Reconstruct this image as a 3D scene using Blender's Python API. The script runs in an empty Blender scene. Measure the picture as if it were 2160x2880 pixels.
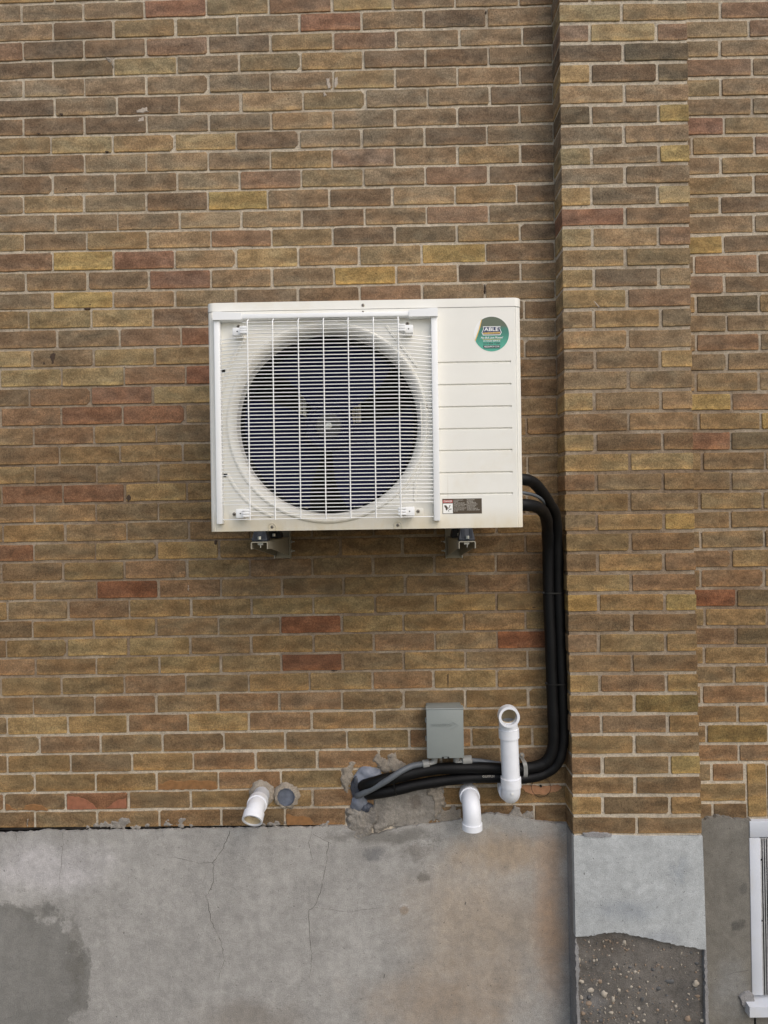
import bpy, bmesh, math, random
from mathutils import Vector, Matrix, Euler
from mathutils import noise as mnoise
R = math.radians
random.seed(7)
scene = bpy.context.scene
C = scene.collection

# ------------------------------------------------------------------ camera
FPX = 1920.0            # focal length in pixels of the 2160x2880 photograph
CAMZ, DIST = 1.95, 2.40
YAW, ROLL, PITCH = R(0.55), R(-1.04), R(0.0)
cam_rot = (Matrix.Rotation(YAW, 3, 'Z') @ Matrix.Rotation(R(90) + PITCH, 3, 'X') @ Matrix.Rotation(ROLL, 3, 'Z'))
cam_loc = Vector((0.0, -DIST, CAMZ))
cd = bpy.data.cameras.new('camera'); cam = bpy.data.objects.new('camera', cd); C.objects.link(cam)
cd.lens = 24.0; cd.sensor_width = 36.0; cd.clip_start = 0.02; cd.clip_end = 500
cam.matrix_world = Matrix.Translation(cam_loc) @ cam_rot.to_4x4()
scene.camera = cam

# ------------------------------------------------------------------ sky, sun, exposure
SUN_EL, SUN_AZ = R(44), R(34)      # azimuth: to the right of straight behind the camera
world = bpy.data.worlds.new('World'); scene.world = world; world.use_nodes = True
wn = world.node_tree.nodes; wl = world.node_tree.links; wn.clear()
sky = wn.new('ShaderNodeTexSky'); sky.sky_type = 'NISHITA'; sky.sun_disc = False
sky.sun_elevation = SUN_EL; sky.sun_rotation = R(180) - SUN_AZ
sky.air_density = 1.0; sky.dust_density = 3.0; sky.ozone_density = 1.0
bg = wn.new('ShaderNodeBackground'); bg.inputs['Strength'].default_value = 0.13
wo = wn.new('ShaderNodeOutputWorld')
wl.new(sky.outputs[0], bg.inputs[0]); wl.new(bg.outputs[0], wo.inputs[0])
sd = bpy.data.lights.new('sun', 'SUN'); sd.energy = 1.0; sd.angle = R(85); sd.color = (1.0, 0.97, 0.92)
sun = bpy.data.objects.new('sun', sd); C.objects.link(sun)
sdir = Vector((math.sin(SUN_AZ) * math.cos(SUN_EL), -math.cos(SUN_AZ) * math.cos(SUN_EL), math.sin(SUN_EL)))
sun.rotation_euler = sdir.to_track_quat('Z', 'Y').to_euler()
vs = scene.view_settings
vs.view_transform = 'Standard'; vs.look = 'None'; vs.gamma = 1.0; vs.use_curve_mapping = False
vs.exposure = 0.24

# ------------------------------------------------------------------ helpers
def P(px, py, d=0.0):
    """point d metres in front of the main wall plane seen at photo pixel (px, py)"""
    v = cam_rot @ Vector(((px - 1080.0) / FPX, -(py - 1440.0) / FPX, -1.0))
    t = (-d + DIST) / v.y
    return cam_loc + v * t

def s2l(c):
    return tuple((x / 255 / 12.92) if x <= 10.31 else (((x / 255) + 0.055) / 1.055) ** 2.4 for x in c)

def lerp(a, b, t): return a + (b - a) * t
def interp(x, pts):
    if x <= pts[0][0]: a, b = pts[0], pts[1]
    elif x >= pts[-1][0]: a, b = pts[-2], pts[-1]
    else:
        for a, b in zip(pts, pts[1:]):
            if a[0] <= x <= b[0]: break
    return a[1] + (b[1] - a[1]) * (x - a[0]) / (b[0] - a[0])

class MB:
    def __init__(s): s.v = []; s.f = []
    def add(s, verts, faces):
        n = len(s.v); s.v += [Vector(v) for v in verts]; s.f += [[i + n for i in f] for f in faces]; return s
    def box(s, lo, hi, bev=0.0, seg=2, M=None):
        bm = bmesh.new(); bmesh.ops.create_cube(bm, size=1)
        lo, hi = Vector(lo), Vector(hi)
        for v in bm.verts: v.co = Vector([(lo[i] + hi[i]) / 2 + v.co[i] * (hi[i] - lo[i]) for i in range(3)])
        if bev: bmesh.ops.bevel(bm, geom=bm.edges[:], offset=bev, segments=seg, affect='EDGES', profile=0.5)
        return s.bm(bm, M)
    def bm(s, bm, M=None):
        bm.verts.index_update()
        vs_ = [(M @ v.co) if M else v.co.copy() for v in bm.verts]
        fs = [[v.index for v in f.verts] for f in bm.faces]
        bm.free(); return s.add(vs_, fs)
    def rings(s, rings, closed=True, cap0=True, cap1=True):
        n = len(rings[0]); base = len(s.v); vs_ = [p for r in rings for p in r]; fs = []
        for k in range(len(rings) - 1):
            for i in range(n if closed else n - 1):
                j = (i + 1) % n
                fs.append([k * n + i, k * n + j, (k + 1) * n + j, (k + 1) * n + i])
        if cap0: fs.append(list(range(n))[::-1])
        if cap1: fs.append([(len(rings) - 1) * n + i for i in range(n)])
        return s.add(vs_, fs)
    def tube(s, path, r, seg=14, cap=True, ripple=None):
        path = [Vector(p) for p in path]; n = len(path)
        rad = r if isinstance(r, (list, tuple)) else [r] * n
        t0 = (path[1] - path[0]).normalized()
        up = Vector((0, 0, 1)) if abs(t0.z) < 0.9 else Vector((1, 0, 0))
        a = t0.cross(up).normalized(); rings = []
        for i, p in enumerate(path):
            t = (path[min(i + 1, n - 1)] - path[max(i - 1, 0)]).normalized()
            a = (a - t * a.dot(t)).normalized(); b = t.cross(a)
            rr = rad[i]
            rings.append([p + (a * math.cos(q * 2 * math.pi / seg) + b * math.sin(q * 2 * math.pi / seg)) * rr for q in range(seg)])
        return s.rings(rings, True, cap, cap)
    def hollow(s, path, ro, ri, seg=28):
        m = MB(); m.tube(path, ro, seg, False); n = len(m.v); k = seg
        inner = MB(); inner.tube(path, ri, seg, False)
        base = len(s.v); s.add(m.v, m.f); s.add(inner.v, [f[::-1] for f in inner.f])
        for st in (0, n - k):
            fs = []
            for i in range(k):
                j = (i + 1) % k
                q = [base + st + i, base + st + j, base + n + st + j, base + n + st + i]
                fs.append(q if st else q[::-1])
            s.f += fs
        return s
    def lathe(s, prof, O, axis, seg=24, cap0=True, cap1=True):
        """prof: (radius, distance along axis)"""
        O, axis = Vector(O), Vector(axis).normalized()
        up = Vector((0, 0, 1)) if abs(axis.z) < 0.9 else Vector((1, 0, 0))
        a = axis.cross(up).normalized(); b = axis.cross(a)
        rings = [[O + axis * h + (a * math.cos(q * 2 * math.pi / seg) + b * math.sin(q * 2 * math.pi / seg)) * r for q in range(seg)] for r, h in prof]
        return s.rings(rings, True, cap0, cap1)
    def prism(s, poly, y0, y1):
        """poly: list of (x, z) extruded between y0 (back) and y1 (front)"""
        n = len(poly)
        vs_ = [(x, y1, z) for x, z in poly] + [(x, y0, z) for x, z in poly]
        fs = [list(range(n)), list(range(n, 2 * n))[::-1]] + [[i, n + i, n + (i + 1) % n, (i + 1) % n] for i in range(n)]
        return s.add(vs_, fs)
    def mesh(s, name, smooth=None, off=None):
        me = bpy.data.meshes.new(name)
        o = Vector(off) if off is not None else Vector((0, 0, 0))
        me.from_pydata([v - o for v in s.v], [], s.f)
        bm = bmesh.new(); bm.from_mesh(me); bmesh.ops.recalc_face_normals(bm, faces=bm.faces[:]); bm.to_mesh(me); bm.free()
        if smooth is not None:
            me.shade_smooth(); me.set_sharp_from_angle(angle=R(smooth))
        me.update(); return me
    def build(s, name, mat, parent=None, smooth=None, origin=None):
        off = origin
        if parent is not None and origin is None and parent.get('_w') : off = Vector(parent['_w'])
        me = s.mesh(name, smooth, off); me.materials.append(mat)
        o = bpy.data.objects.new(name, me); C.objects.link(o)
        if parent is not None:
            o.parent = parent
            if parent.get('_w'): o['_w'] = parent['_w']
        elif origin is not None: o.location = origin
        return o

def smooth_path(pts, n=8):
    pts = [Vector(p) for p in pts]; out = []
    for i in range(len(pts) - 1):
        p0 = pts[max(i - 1, 0)]; p1 = pts[i]; p2 = pts[i + 1]; p3 = pts[min(i + 2, len(pts) - 1)]
        for k in range(n):
            t = k / n
            out.append(0.5 * ((2 * p1) + (p2 - p0) * t + (2 * p0 - 5 * p1 + 4 * p2 - p3) * t * t + (-p0 + 3 * p1 - 3 * p2 + p3) * t ** 3))
    out.append(pts[-1]); return out

def tag(o, label=None, cat=None, group=None, kind=None):
    if label: o['label'] = label
    if cat: o['category'] = cat
    if group: o['group'] = group
    if kind: o['kind'] = kind
    return o
def thing(name, base, label, cat, group=None, rot=None):
    """Empty at the base of a thing; children meshes given in world coordinates are shifted by base ('_w')"""
    o = bpy.data.objects.new(name, None); C.objects.link(o)
    o.location = base; o.empty_display_size = 0.05
    if rot is None: o['_w'] = list(base)
    else: o.rotation_euler = rot
    return tag(o, label, cat, group, 'thing')
def cleanup_helper_props():
    for o in bpy.data.objects:
        if '_w' in o: del o['_w']

# ------------------------------------------------------------------ materials
class NT:
    def __init__(s, name):
        s.m = bpy.data.materials.new(name); s.m.use_nodes = True
        s.n = s.m.node_tree.nodes; s.l = s.m.node_tree.links; s.n.clear()
        s.out = s.n.new('ShaderNodeOutputMaterial'); s.b = s.n.new('ShaderNodeBsdfPrincipled')
        s.l.new(s.b.outputs[0], s.out.inputs[0])
    def link(s, a, b):
        s.l.new(a, b)
    def put(s, sock, v):
        if hasattr(v, 'node'): s.l.new(v, sock)
        elif isinstance(v, (tuple, list)) and len(v) == 3 and sock.type == 'RGBA': sock.default_value = (*v, 1)
        else: sock.default_value = v
    def noise(s, vec, scale, detail=4, rough=0.55, dist=0.0):
        n = s.n.new('ShaderNodeTexNoise'); n.inputs['Scale'].default_value = scale
        n.inputs['Detail'].default_value = detail; n.inputs['Roughness'].default_value = rough; n.inputs['Distortion'].default_value = dist
        if vec is not None: s.l.new(vec, n.inputs['Vector'])
        return n.outputs[0]
    def voro(s, vec, scale, feature='F1'):
        n = s.n.new('ShaderNodeTexVoronoi'); n.feature = feature; n.inputs['Scale'].default_value = scale
        s.l.new(vec, n.inputs['Vector']); return n
    def math(s, op, a, b=0.0, clamp=False):
        n = s.n.new('ShaderNodeMath'); n.operation = op; n.use_clamp = clamp
        s.put(n.inputs[0], a); s.put(n.inputs[1], b); return n.outputs[0]
    def vmath(s, op, a, b):
        n = s.n.new('ShaderNodeVectorMath'); n.operation = op
        s.put(n.inputs[0], a)
        if op == 'SCALE': s.put(n.inputs['Scale'], b)
        else: s.put(n.inputs[1], b)
        return n.outputs['Value'] if op in ('LENGTH', 'DOT_PRODUCT') else n.outputs[0]
    def ramp(s, fac, a, b, lo=0.0, hi=1.0):
        n = s.n.new('ShaderNodeMapRange'); n.interpolation_type = 'SMOOTHSTEP'
        s.put(n.inputs[0], fac); n.inputs[1].default_value = a; n.inputs[2].default_value = b
        n.inputs[3].default_value = lo; n.inputs[4].default_value = hi; return n.outputs[0]
    def mix(s, fac, a, b, mode='MIX'):
        n = s.n.new('ShaderNodeMix'); n.data_type = 'RGBA'; n.blend_type = mode
        s.put(n.inputs[0], fac); s.put(n.inputs[6], a); s.put(n.inputs[7], b); return n.outputs[2]
    def bump(s, h, dist=0.002, strength=1.0, nrm=None):
        n = s.n.new('ShaderNodeBump'); n.inputs['Distance'].default_value = dist; n.inputs['Strength'].default_value = strength
        s.l.new(h, n.inputs['Height'])
        if nrm is not None: s.l.new(nrm, n.inputs['Normal'])
        s.l.new(n.outputs[0], s.b.inputs['Normal']); return n.outputs[0]
    def pos(s):
        return s.n.new('ShaderNodeNewGeometry').outputs['Position']
    def objco(s):
        return s.n.new('ShaderNodeTexCoord').outputs['Object']
    def sep(s, v):
        n = s.n.new('ShaderNodeSeparateXYZ'); s.l.new(v, n.inputs[0]); return n.outputs
    def fin(s, col, rough=0.8, metal=0.0, spec=None):
        s.put(s.b.inputs['Base Color'], col); s.put(s.b.inputs['Roughness'], rough); s.b.inputs['Metallic'].default_value = metal
        if spec is not None: s.b.inputs['Specular IOR Level'].default_value = spec
        return s.m

def simple(name, srgb, rough=0.5, metal=0.0, var=0.06, scale=40, bump=0.0, dirt=None, spec=None):
    t = NT(name); p = t.pos(); c = s2l(srgb)
    n = t.noise(p, scale, 5, 0.6)
    f = t.ramp(n, 0.3, 0.7, 1 - var, 1 + var)
    col = t.mix(1.0, c, (1, 1, 1), 'MULTIPLY')
    g = t.n.new('ShaderNodeVectorMath'); g.operation = 'SCALE'; g.inputs[0].default_value = c; t.l.new(f, g.inputs['Scale'])
    col = g.outputs[0]
    if dirt:
        dn = t.ramp(t.noise(p, scale * 0.5, 6, 0.7, 0.6), 0.52, 0.72, 0, dirt[1])
        col = t.mix(dn, col, s2l(dirt[0]))
    if bump: t.bump(t.noise(p, 600, 3, 0.6), bump, 0.6)
    rr = t.ramp(t.noise(p, scale * 0.7, 3), 0.3, 0.7, max(0.02, rough - 0.06), min(1, rough + 0.06))
    return t.fin(col, rr, metal, spec)

def scale_col(t, col, f):
    g = t.n.new('ShaderNodeVectorMath'); g.operation = 'SCALE'; t.put(g.inputs[0], col); t.put(g.inputs['Scale'], f); return g.outputs[0]

def brick_material(name, joined):
    t = NT(name); p = t.pos()
    if joined:
        a = t.n.new('ShaderNodeAttribute'); a.attribute_name = 'tint'; base = a.outputs['Color']
        a2 = t.n.new('ShaderNodeAttribute'); a2.attribute_name = 'loc'; loc = a2.outputs['Vector']
        q = p
    else:
        oi = t.n.new('ShaderNodeObjectInfo'); base = oi.outputs['Color']
        loc = t.objco()
        off = t.math('MULTIPLY', oi.outputs['Random'], 50.0)
        cmb = t.n.new('ShaderNodeCombineXYZ'); t.l.new(off, cmb.inputs[0]); t.l.new(off, cmb.inputs[1])
        q = t.vmath('ADD', p, cmb.outputs[0])
    x, y, z = t.sep(loc)[0:3]
    # stretched clouds across the face
    sc = t.vmath('MULTIPLY', q, (0.6, 1.0, 1.15))
    cloud = t.noise(sc, 26, 4, 0.6, 0.4)
    mid = t.noise(q, 170, 4, 0.8)
    grain = t.noise(q, 380, 2, 0.8)
    f = t.math('MULTIPLY', t.ramp(cloud, 0.28, 0.72, 0.73, 1.26), t.ramp(mid, 0.3, 0.7, 0.68, 1.32))
    f = t.math('MULTIPLY', f, t.ramp(grain, 0.3, 0.7, 0.78, 1.22))
    col = scale_col(t, base, f)
    tone = t.noise(sc, 13, 3, 0.6, 0.6)
    col = t.mix(t.ramp(tone, 0.35, 0.65, 0, 1), t.mix(1.0, col, (1.05, 1.0, 0.94), 'MULTIPLY'), t.mix(1.0, col, (0.93, 0.98, 1.00), 'MULTIPLY'))
    # flashed edges: lighter yellowish towards the bed faces, darker heart
    zz = t.math('ADD', t.math('DIVIDE', t.math('ABSOLUTE', z), 0.029), t.math('MULTIPLY', t.math('SUBTRACT', cloud, 0.5), 1.1))
    heart = t.ramp(zz, 0.0, 0.8, 0.40, 0.0)
    col = t.mix(heart, col, scale_col(t, col, 0.62))
    edge = t.ramp(t.math('SUBTRACT', zz, t.math('MULTIPLY', z, 7.0)), 0.6, 1.2, 0.0, 0.55)
    ye = t.mix(1.0, col, (1.42, 1.30, 0.98), 'MULTIPLY')
    col = t.mix(edge, col, ye)
    # soot specks and pits
    sp = t.ramp(t.noise(q, 230, 2, 0.5), 0.66, 0.75, 0, 0.8)
    col = t.mix(sp, col, (0.030, 0.022, 0.016))
    lime = t.ramp(t.noise(q, 38, 6, 0.75, 0.8), 0.64, 0.80, 0, 0.30)
    col = t.mix(lime, col, (0.33, 0.29, 0.24))
    h = t.math('ADD', t.math('MULTIPLY', mid, 0.8), t.math('MULTIPLY', grain, 0.5))
    h = t.math('SUBTRACT', h, t.math('MULTIPLY', sp, 0.4))
    t.bump(h, 0.0035, 0.75)
    return t.fin(col, 0.92, 0, 0.25)

M = {}
M['brick'] = brick_material('fired_brick', False)
M['brick_joined'] = brick_material('fired_brick_joined', True)

def mortar_material():
    t = NT('lime_mortar'); p = t.pos(); z = t.sep(p)[2]
    big = t.noise(p, 3.5, 4, 0.6); mid = t.noise(p, 70, 5, 0.7); fine = t.noise(p, 420, 4, 0.75)
    f = t.math('MULTIPLY', t.ramp(mid, 0.25, 0.75, 0.72, 1.2), t.ramp(fine, 0.25, 0.75, 0.72, 1.25))
    clean, dirty = s2l((208, 195, 174)), s2l((144, 125, 104))
    # sheltered belt in the middle of the wall keeps its grime, the rest is washed
    belt = t.math('MULTIPLY', t.ramp(z, 3.0, 2.2, 0, 1), t.ramp(z, 1.05, 1.5, 0, 1))
    belt = t.math('MULTIPLY', belt, t.ramp(big, 0.3, 0.6, 0.45, 1.0))
    belt = t.math('MAXIMUM', belt, t.ramp(t.noise(p, 2.2, 5, 0.65), 0.48, 0.72, 0.0, 0.75))
    col = scale_col(t, t.mix(belt, clean, dirty), f)
    v = t.voro(p, 260)
    sp = t.math('MULTIPLY', t.ramp(v.outputs['Distance'], 0.16, 0.08, 0, 1), t.ramp(t.sep(v.outputs['Color'])[0], 0.80, 0.84, 0, 1))
    col = t.mix(sp, col, (0.75, 0.72, 0.66))
    dk = t.ramp(t.noise(p, 160, 2, 0.5), 0.64, 0.74, 0, 0.6)
    col = t.mix(dk, col, (0.06, 0.045, 0.032))
    t.bump(t.math('ADD', mid, fine), 0.004, 0.9)
    return t.fin(col, 0.95, 0, 0.2)
M['mortar'] = mortar_material()

def blob_mask(t, p, c, rx, rz, soft=0.5, wob=0.6, scale=9.0):
    """mask round world point c, radii in metres, with a wandering outline"""
    n = t.n.new('ShaderNodeTexNoise'); n.inputs['Scale'].default_value = scale; n.inputs['Detail'].default_value = 9; n.inputs['Roughness'].default_value = 0.72
    t.l.new(p, n.inputs['Vector'])
    w = t.vmath('SCALE', t.vmath('SUBTRACT', n.outputs['Color'], (0.5, 0.5, 0.5)), wob * 2.4)
    d = t.vmath('MULTIPLY', t.vmath('SUBTRACT', p, tuple(c)), (1 / rx, 0.0, 1 / rz))
    d = t.vmath('ADD', d, t.vmath('MULTIPLY', w, (1, 0, 1)))
    L = t.vmath('LENGTH', d, (0, 0, 0))
    return t.ramp(L, 1.0, 1.0 - soft, 0, 1)

def concrete_material(name, base, stains, var=(0.86, 1.12), grain=0.0022):
    t = NT(name); p = t.pos(); c = s2l(base)
    big = t.noise(p, 4.0, 6, 0.65, 0.4); mid = t.noise(p, 30, 6, 0.7); fine = t.noise(p, 330, 4, 0.7)
    tr = t.noise(t.vmath('MULTIPLY', p, (9, 9, 1.6)), 3.0, 4, 0.6)
    f = t.math('MULTIPLY', t.ramp(big, 0.3, 0.7, var[0], var[1]), t.ramp(mid, 0.25, 0.75, 0.88, 1.1))
    f = t.math('MULTIPLY', f, t.ramp(fine, 0.3, 0.7, 0.76, 1.22))
    f = t.math('MULTIPLY', f, t.ramp(tr, 0.3, 0.7, 0.95, 1.04))
    col = scale_col(t, c, f)
    for (pt, rx, rz, scol, amt, soft, wob, sc) in stains:
        m = t.math('MULTIPLY', blob_mask(t, p, pt, rx, rz, soft, wob, sc), amt)
        m = t.math('MULTIPLY', m, t.ramp(mid, 0.2, 0.8, 0.75, 1.1), True)
        col = t.mix(m, col, scale_col(t, s2l(scol), f))
    pit = t.math('MAXIMUM', t.ramp(t.noise(p, 95, 2, 0.5), 0.69, 0.76, 0, 0.6), t.ramp(t.noise(p, 240, 2, 0.5), 0.64, 0.74, 0, 0.5))
    sw = t.noise(t.vmath('MULTIPLY', p, (1.0, 1.0, 1.2)), 18, 9, 0.8, 0.8)
    col = scale_col(t, col, t.ramp(sw, 0.3, 0.7, 0.88, 1.10))
    col = t.mix(pit, col, (0.06, 0.055, 0.05))
    t.bump(t.math('ADD', t.math('ADD', mid, t.math('MULTIPLY', fine, 0.6)), t.math('MULTIPLY', pit, -0.4)), grain * 1.6, 0.8)
    return t.fin(col, 0.9, 0, 0.3)

FD = 0.012
M['parge'] = concrete_material('parged_concrete', (163, 160, 155), [
    (P(120, 2440, FD), 0.36, 0.13, (196, 192, 192), 0.7, 0.8, 0.5, 7),
    (P(1420, 2400, FD), 0.30, 0.10, (170, 150, 126), 0.8, 0.9, 0.6, 6),
    (P(1350, 2600, FD), 0.40, 0.36, (166, 150, 131), 0.75, 0.95, 0.5, 3.5),
    (P(1550, 2590, FD), 0.085, 0.46, (168, 139, 112), 0.75, 0.9, 0.5, 5),
    (P(1250, 2820, FD), 0.42, 0.22, (156, 136, 114), 0.65, 0.98, 0.7, 4),
    (P(700, 2870, FD), 0.30, 0.10, (130, 122, 112), 0.6, 0.8, 0.7, 6),
    (P(40, 2745, FD), 0.26, 0.27, (124, 122, 117), 0.95, 0.12, 0.6, 7),
    (P(215, 2700, FD), 0.04, 0.16, (108, 105, 98), 0.6, 0.6, 1.4, 22),
    (P(110, 2565, FD), 0.12, 0.035, (112, 110, 104), 0.6, 0.7, 1.5, 22),
    (P(1055, 2405, FD), 0.055, 0.04, (112, 112, 113), 0.75, 0.6, 1.1, 14),
    (P(1090, 2352, FD), 0.26, 0.035, (112, 109, 103), 0.8, 0.7, 0.9, 12),
    (P(1175, 2395, FD), 0.06, 0.045, (124, 119, 112), 0.7, 0.6, 1.2, 16),
    (P(1190, 2470, FD), 0.03, 0.025, (105, 100, 92), 0.7, 0.6, 0.9, 20),
    (P(1135, 2560, FD), 0.02, 0.02, (140, 126, 110), 0.8, 0.4, 0.7, 20),
], (0.90, 1.09))
M['parge_right'] = concrete_material('dark_parged_concrete', (121, 117, 109), [
    (P(2050, 2780, FD), 0.09, 0.14, (138, 138, 136), 0.6, 0.8, 0.8, 9),
    (P(2075, 2605, FD), 0.035, 0.025, (84, 82, 78), 0.8, 0.6, 1.0, 24),
    (P(2090, 2500, FD), 0.02, 0.03, (90, 88, 84), 0.6, 0.6, 1.0, 24),
    (P(2050, 2330, FD), 0.08, 0.05, (136, 132, 124), 0.6, 0.8, 0.8, 12)], (0.88, 1.1))
M['plaster'] = concrete_material('pale_render', (178, 181, 181), [
    (P(1760, 2560, .1), 0.16, 0.06, (146, 152, 158), 0.6, 0.8, 0.8, 7),
    (P(1915, 2450, .1), 0.05, 0.06, (140, 146, 151), 0.5, 0.8, 1.5, 20),
    (P(1850, 2640, .1), 0.12, 0.04, (148, 152, 158), 0.5, 0.8, 0.8, 9)], (0.92, 1.06), 0.0015)
M['return'] = concrete_material('grey_render', (146, 144, 143), [], (0.9, 1.08))
M['aggregate'] = concrete_material('exposed_old_concrete', (116, 111, 105), [
    (P(1660, 2820, .09), 0.08, 0.08, (132, 130, 128), 0.7, 0.8, 1.0, 14),
    (P(1940, 2800, .09), 0.06, 0.10, (88, 86, 84), 0.6, 0.8, 1.0, 14),
    (P(1720, 2660, .09), 0.10, 0.05, (92, 84, 76), 0.6, 0.8, 1.0, 14)], (0.78, 1.2), 0.005)
M['patch'] = concrete_material('patch_concrete', (146, 140, 131), [
    (P(1170, 2255, .01), 0.03, 0.03, (100, 90, 80), 0.6, 0.5, 1.0, 26),
    (P(1060, 2290, .01), 0.05, 0.05, (112, 108, 103), 0.6, 0.6, 1.0, 26)], (0.82, 1.12), 0.004)
M['smear'] = concrete_material('mortar_smear', (158, 148, 134), [], (0.8, 1.15), 0.004)
M['light_smear'] = concrete_material('grey_cement_smear', (152, 146, 138), [], (0.8, 1.12), 0.003)
M['spall'] = simple('spalled_brick', (178, 132, 98), 0.95, 0, 0.14, 60, 0.002)
M['spall_red'] = simple('spalled_red_brick', (150, 98, 72), 0.95, 0, 0.16, 60, 0.002)
M['spall_brown'] = simple('spalled_brown_brick', (138, 100, 62), 0.95, 0, 0.16, 60, 0.002)
M['soot'] = simple('soot', (70, 56, 45), 0.95, 0, 0.2, 90)
M['chalk'] = simple('white_scuff', (176, 164, 150), 0.95, 0, 0.12, 120)
M['crack'] = simple('crack_shadow', (92, 88, 84), 0.95, 0, 0.2, 90)
M['gap'] = simple('open_joint', (32, 28, 25), 0.95)
M['pebble'] = simple('pebble', (166, 157, 143), 0.7, 0, 0.12, 60)
M['pebble_dark'] = simple('dark_pebble', (84, 84, 84), 0.7, 0, 0.15, 60)
M['pebble_brown'] = simple('brown_pebble', (138, 120, 102), 0.7, 0, 0.15, 60)

M['ivory'] = simple('ivory_coated_steel', (235, 233, 224), 0.42, 0, 0.025, 6, 0.0, ((206, 192, 160), 0.32))
def ivory_material():
    t = NT('ivory_coated_steel'); p = t.objco(); c = s2l((235, 233, 224)); z = t.sep(p)[2]
    f = t.ramp(t.noise(p, 6, 5, 0.6), 0.3, 0.7, 0.975, 1.02)
    col = scale_col(t, c, f)
    dust = t.ramp(t.noise(p, 3.0, 6, 0.7, 0.6), 0.50, 0.72, 0, 0.30)
    lip = t.math('MULTIPLY', t.ramp(z, 0.075, 0.0, 0, 0.75), t.ramp(t.noise(t.vmath('MULTIPLY', p, (1, 1, 0.5)), 9, 6, 0.7), 0.3, 0.65, 0.35, 1.0))
    col = t.mix(t.math('MAXIMUM', dust, lip), col, s2l((214, 199, 164)))
    run = t.math('MULTIPLY', t.ramp(t.noise(t.vmath('MULTIPLY', p, (60, 1, 2.0)), 1.6, 4, 0.6), 0.60, 0.75, 0, 0.22), t.ramp(z, 0.62, 0.2, 0, 1))
    col = t.mix(run, col, s2l((190, 180, 158)))
    return t.fin(col, t.ramp(dust, 0, 0.3, 0.36, 0.55))
M['ivory'] = ivory_material()
M['white'] = simple('white_plastic_coating', (240, 241, 240), 0.38, 0, 0.02, 12)
M['wire'] = simple('white_coated_wire', (244, 244, 241), 0.4, 0, 0.02, 12)
M['groove'] = simple('shadow_gap_filler', (120, 120, 118), 0.7)
M['black'] = simple('black_interior', (14, 14, 15), 0.8)
M['duct'] = simple('dark_duct', (9, 9, 9), 0.7)
M['fan'] = simple('navy_fan_plastic', (14, 17, 50), 0.7, 0, 0.08, 14, spec=0.15)
M['hub'] = simple('grey_hub_plastic', (44, 44, 46), 0.5, 0, 0.06, 20)
M['rail'] = simple('galvanised_rail', (232, 224, 200), 0.45, 0.0)
M['steel'] = simple('zinc_plated_steel', (196, 196, 190), 0.3, 0.9, 0.05, 60)
M['screw'] = simple('dark_screw', (150, 142, 130), 0.4, 0.3)
M['screw_dark'] = simple('dark_slot', (20, 20, 20), 0.7)
M['bracket'] = simple('powder_coated_bracket', (158, 152, 136), 0.45, 0.25, 0.05, 30)
M['rubber'] = simple('dark_rubber', (27, 31, 40), 0.5, 0, 0.1, 30)
M['foam'] = simple('black_pipe_insulation', (9, 9, 10), 0.55, 0, 0.25, 25, 0.0006, spec=0.25)
M['tie'] = simple('black_nylon', (10, 10, 11), 0.35)
M['conduit'] = simple('grey_flexible_conduit', (92, 97, 102), 0.5, 0, 0.06, 30)
M['conduit_light'] = simple('grey_conduit_fitting', (140, 140, 136), 0.45, 0, 0.04, 30)
M['boxgrey'] = simple('grey_painted_box', (138, 144, 141), 0.42, 0.0, 0.025, 14)
M['pvc'] = simple('white_pvc', (232, 234, 238), 0.35, 0, 0.03, 20, 0, ((196, 192, 184), 0.3))
M['pvc_old'] = simple('yellowed_pvc_bore', (206, 190, 158), 0.6, 0, 0.06, 30, 0, ((150, 120, 80), 0.6))
M['pvc_grey'] = simple('grey_pvc', (196, 198, 202), 0.5, 0, 0.06, 30)  # greyer tone for the wall stub of the left pipe
M['film'] = simple('blue_grey_sealing_film', (122, 127, 138), 0.4, 0, 0.22, 18, 0.002)
M['film_cap'] = simple('dull_blue_cap', (98, 104, 116), 0.45, 0, 0.25, 30)
M['film_dark'] = simple('smoky_sealing_film', (66, 70, 80), 0.3, 0, 0.35, 16, 0.002)
M['frame'] = simple('white_window_frame', (204, 208, 215), 0.4, 0, 0.03, 14, 0, ((200, 194, 180), 0.25))
M['screen'] = simple('grey_window_track', (186, 186, 186), 0.55, 0.2, 0.12, 40)
M['glass'] = simple('dark_window_glass', (46, 50, 54), 0.08)
M['st_white'] = simple('sticker_white', (240, 240, 236), 0.35, 0, 0.01)
M['st_yellow'] = simple('sticker_yellow', (226, 186, 92), 0.35, 0, 0.01)
M['st_navy'] = simple('sticker_navy', (30, 44, 84), 0.35, 0, 0.01)
M['st_black'] = simple('sticker_black', (18, 40, 44), 0.35, 0, 0.01)
M['st_brown'] = simple('label_brown', (74, 62, 46), 0.4, 0, 0.02)
M['st_red'] = simple('label_red', (170, 60, 50), 0.4, 0, 0.02)
M['st_grey'] = simple('label_print', (206, 200, 188), 0.4, 0, 0.02)

def green_print():
    t = NT('sticker_green'); p = t.objco(); x, y, z = t.sep(p)[0:3]
    f = t.math('ADD', z, t.math('MULTIPLY', t.math('SUBTRACT', t.noise(p, 70, 3), 0.5), 0.02))
    col = t.mix(t.ramp(f, -0.045, 0.012, 0, 1), s2l((72, 168, 142)), s2l((38, 118, 100)))
    col = t.mix(t.ramp(f, 0.012, 0.024, 0, 1), col, s2l((84, 96, 74)))
    return t.fin(col, 0.35)
M['st_green'] = green_print()

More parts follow.
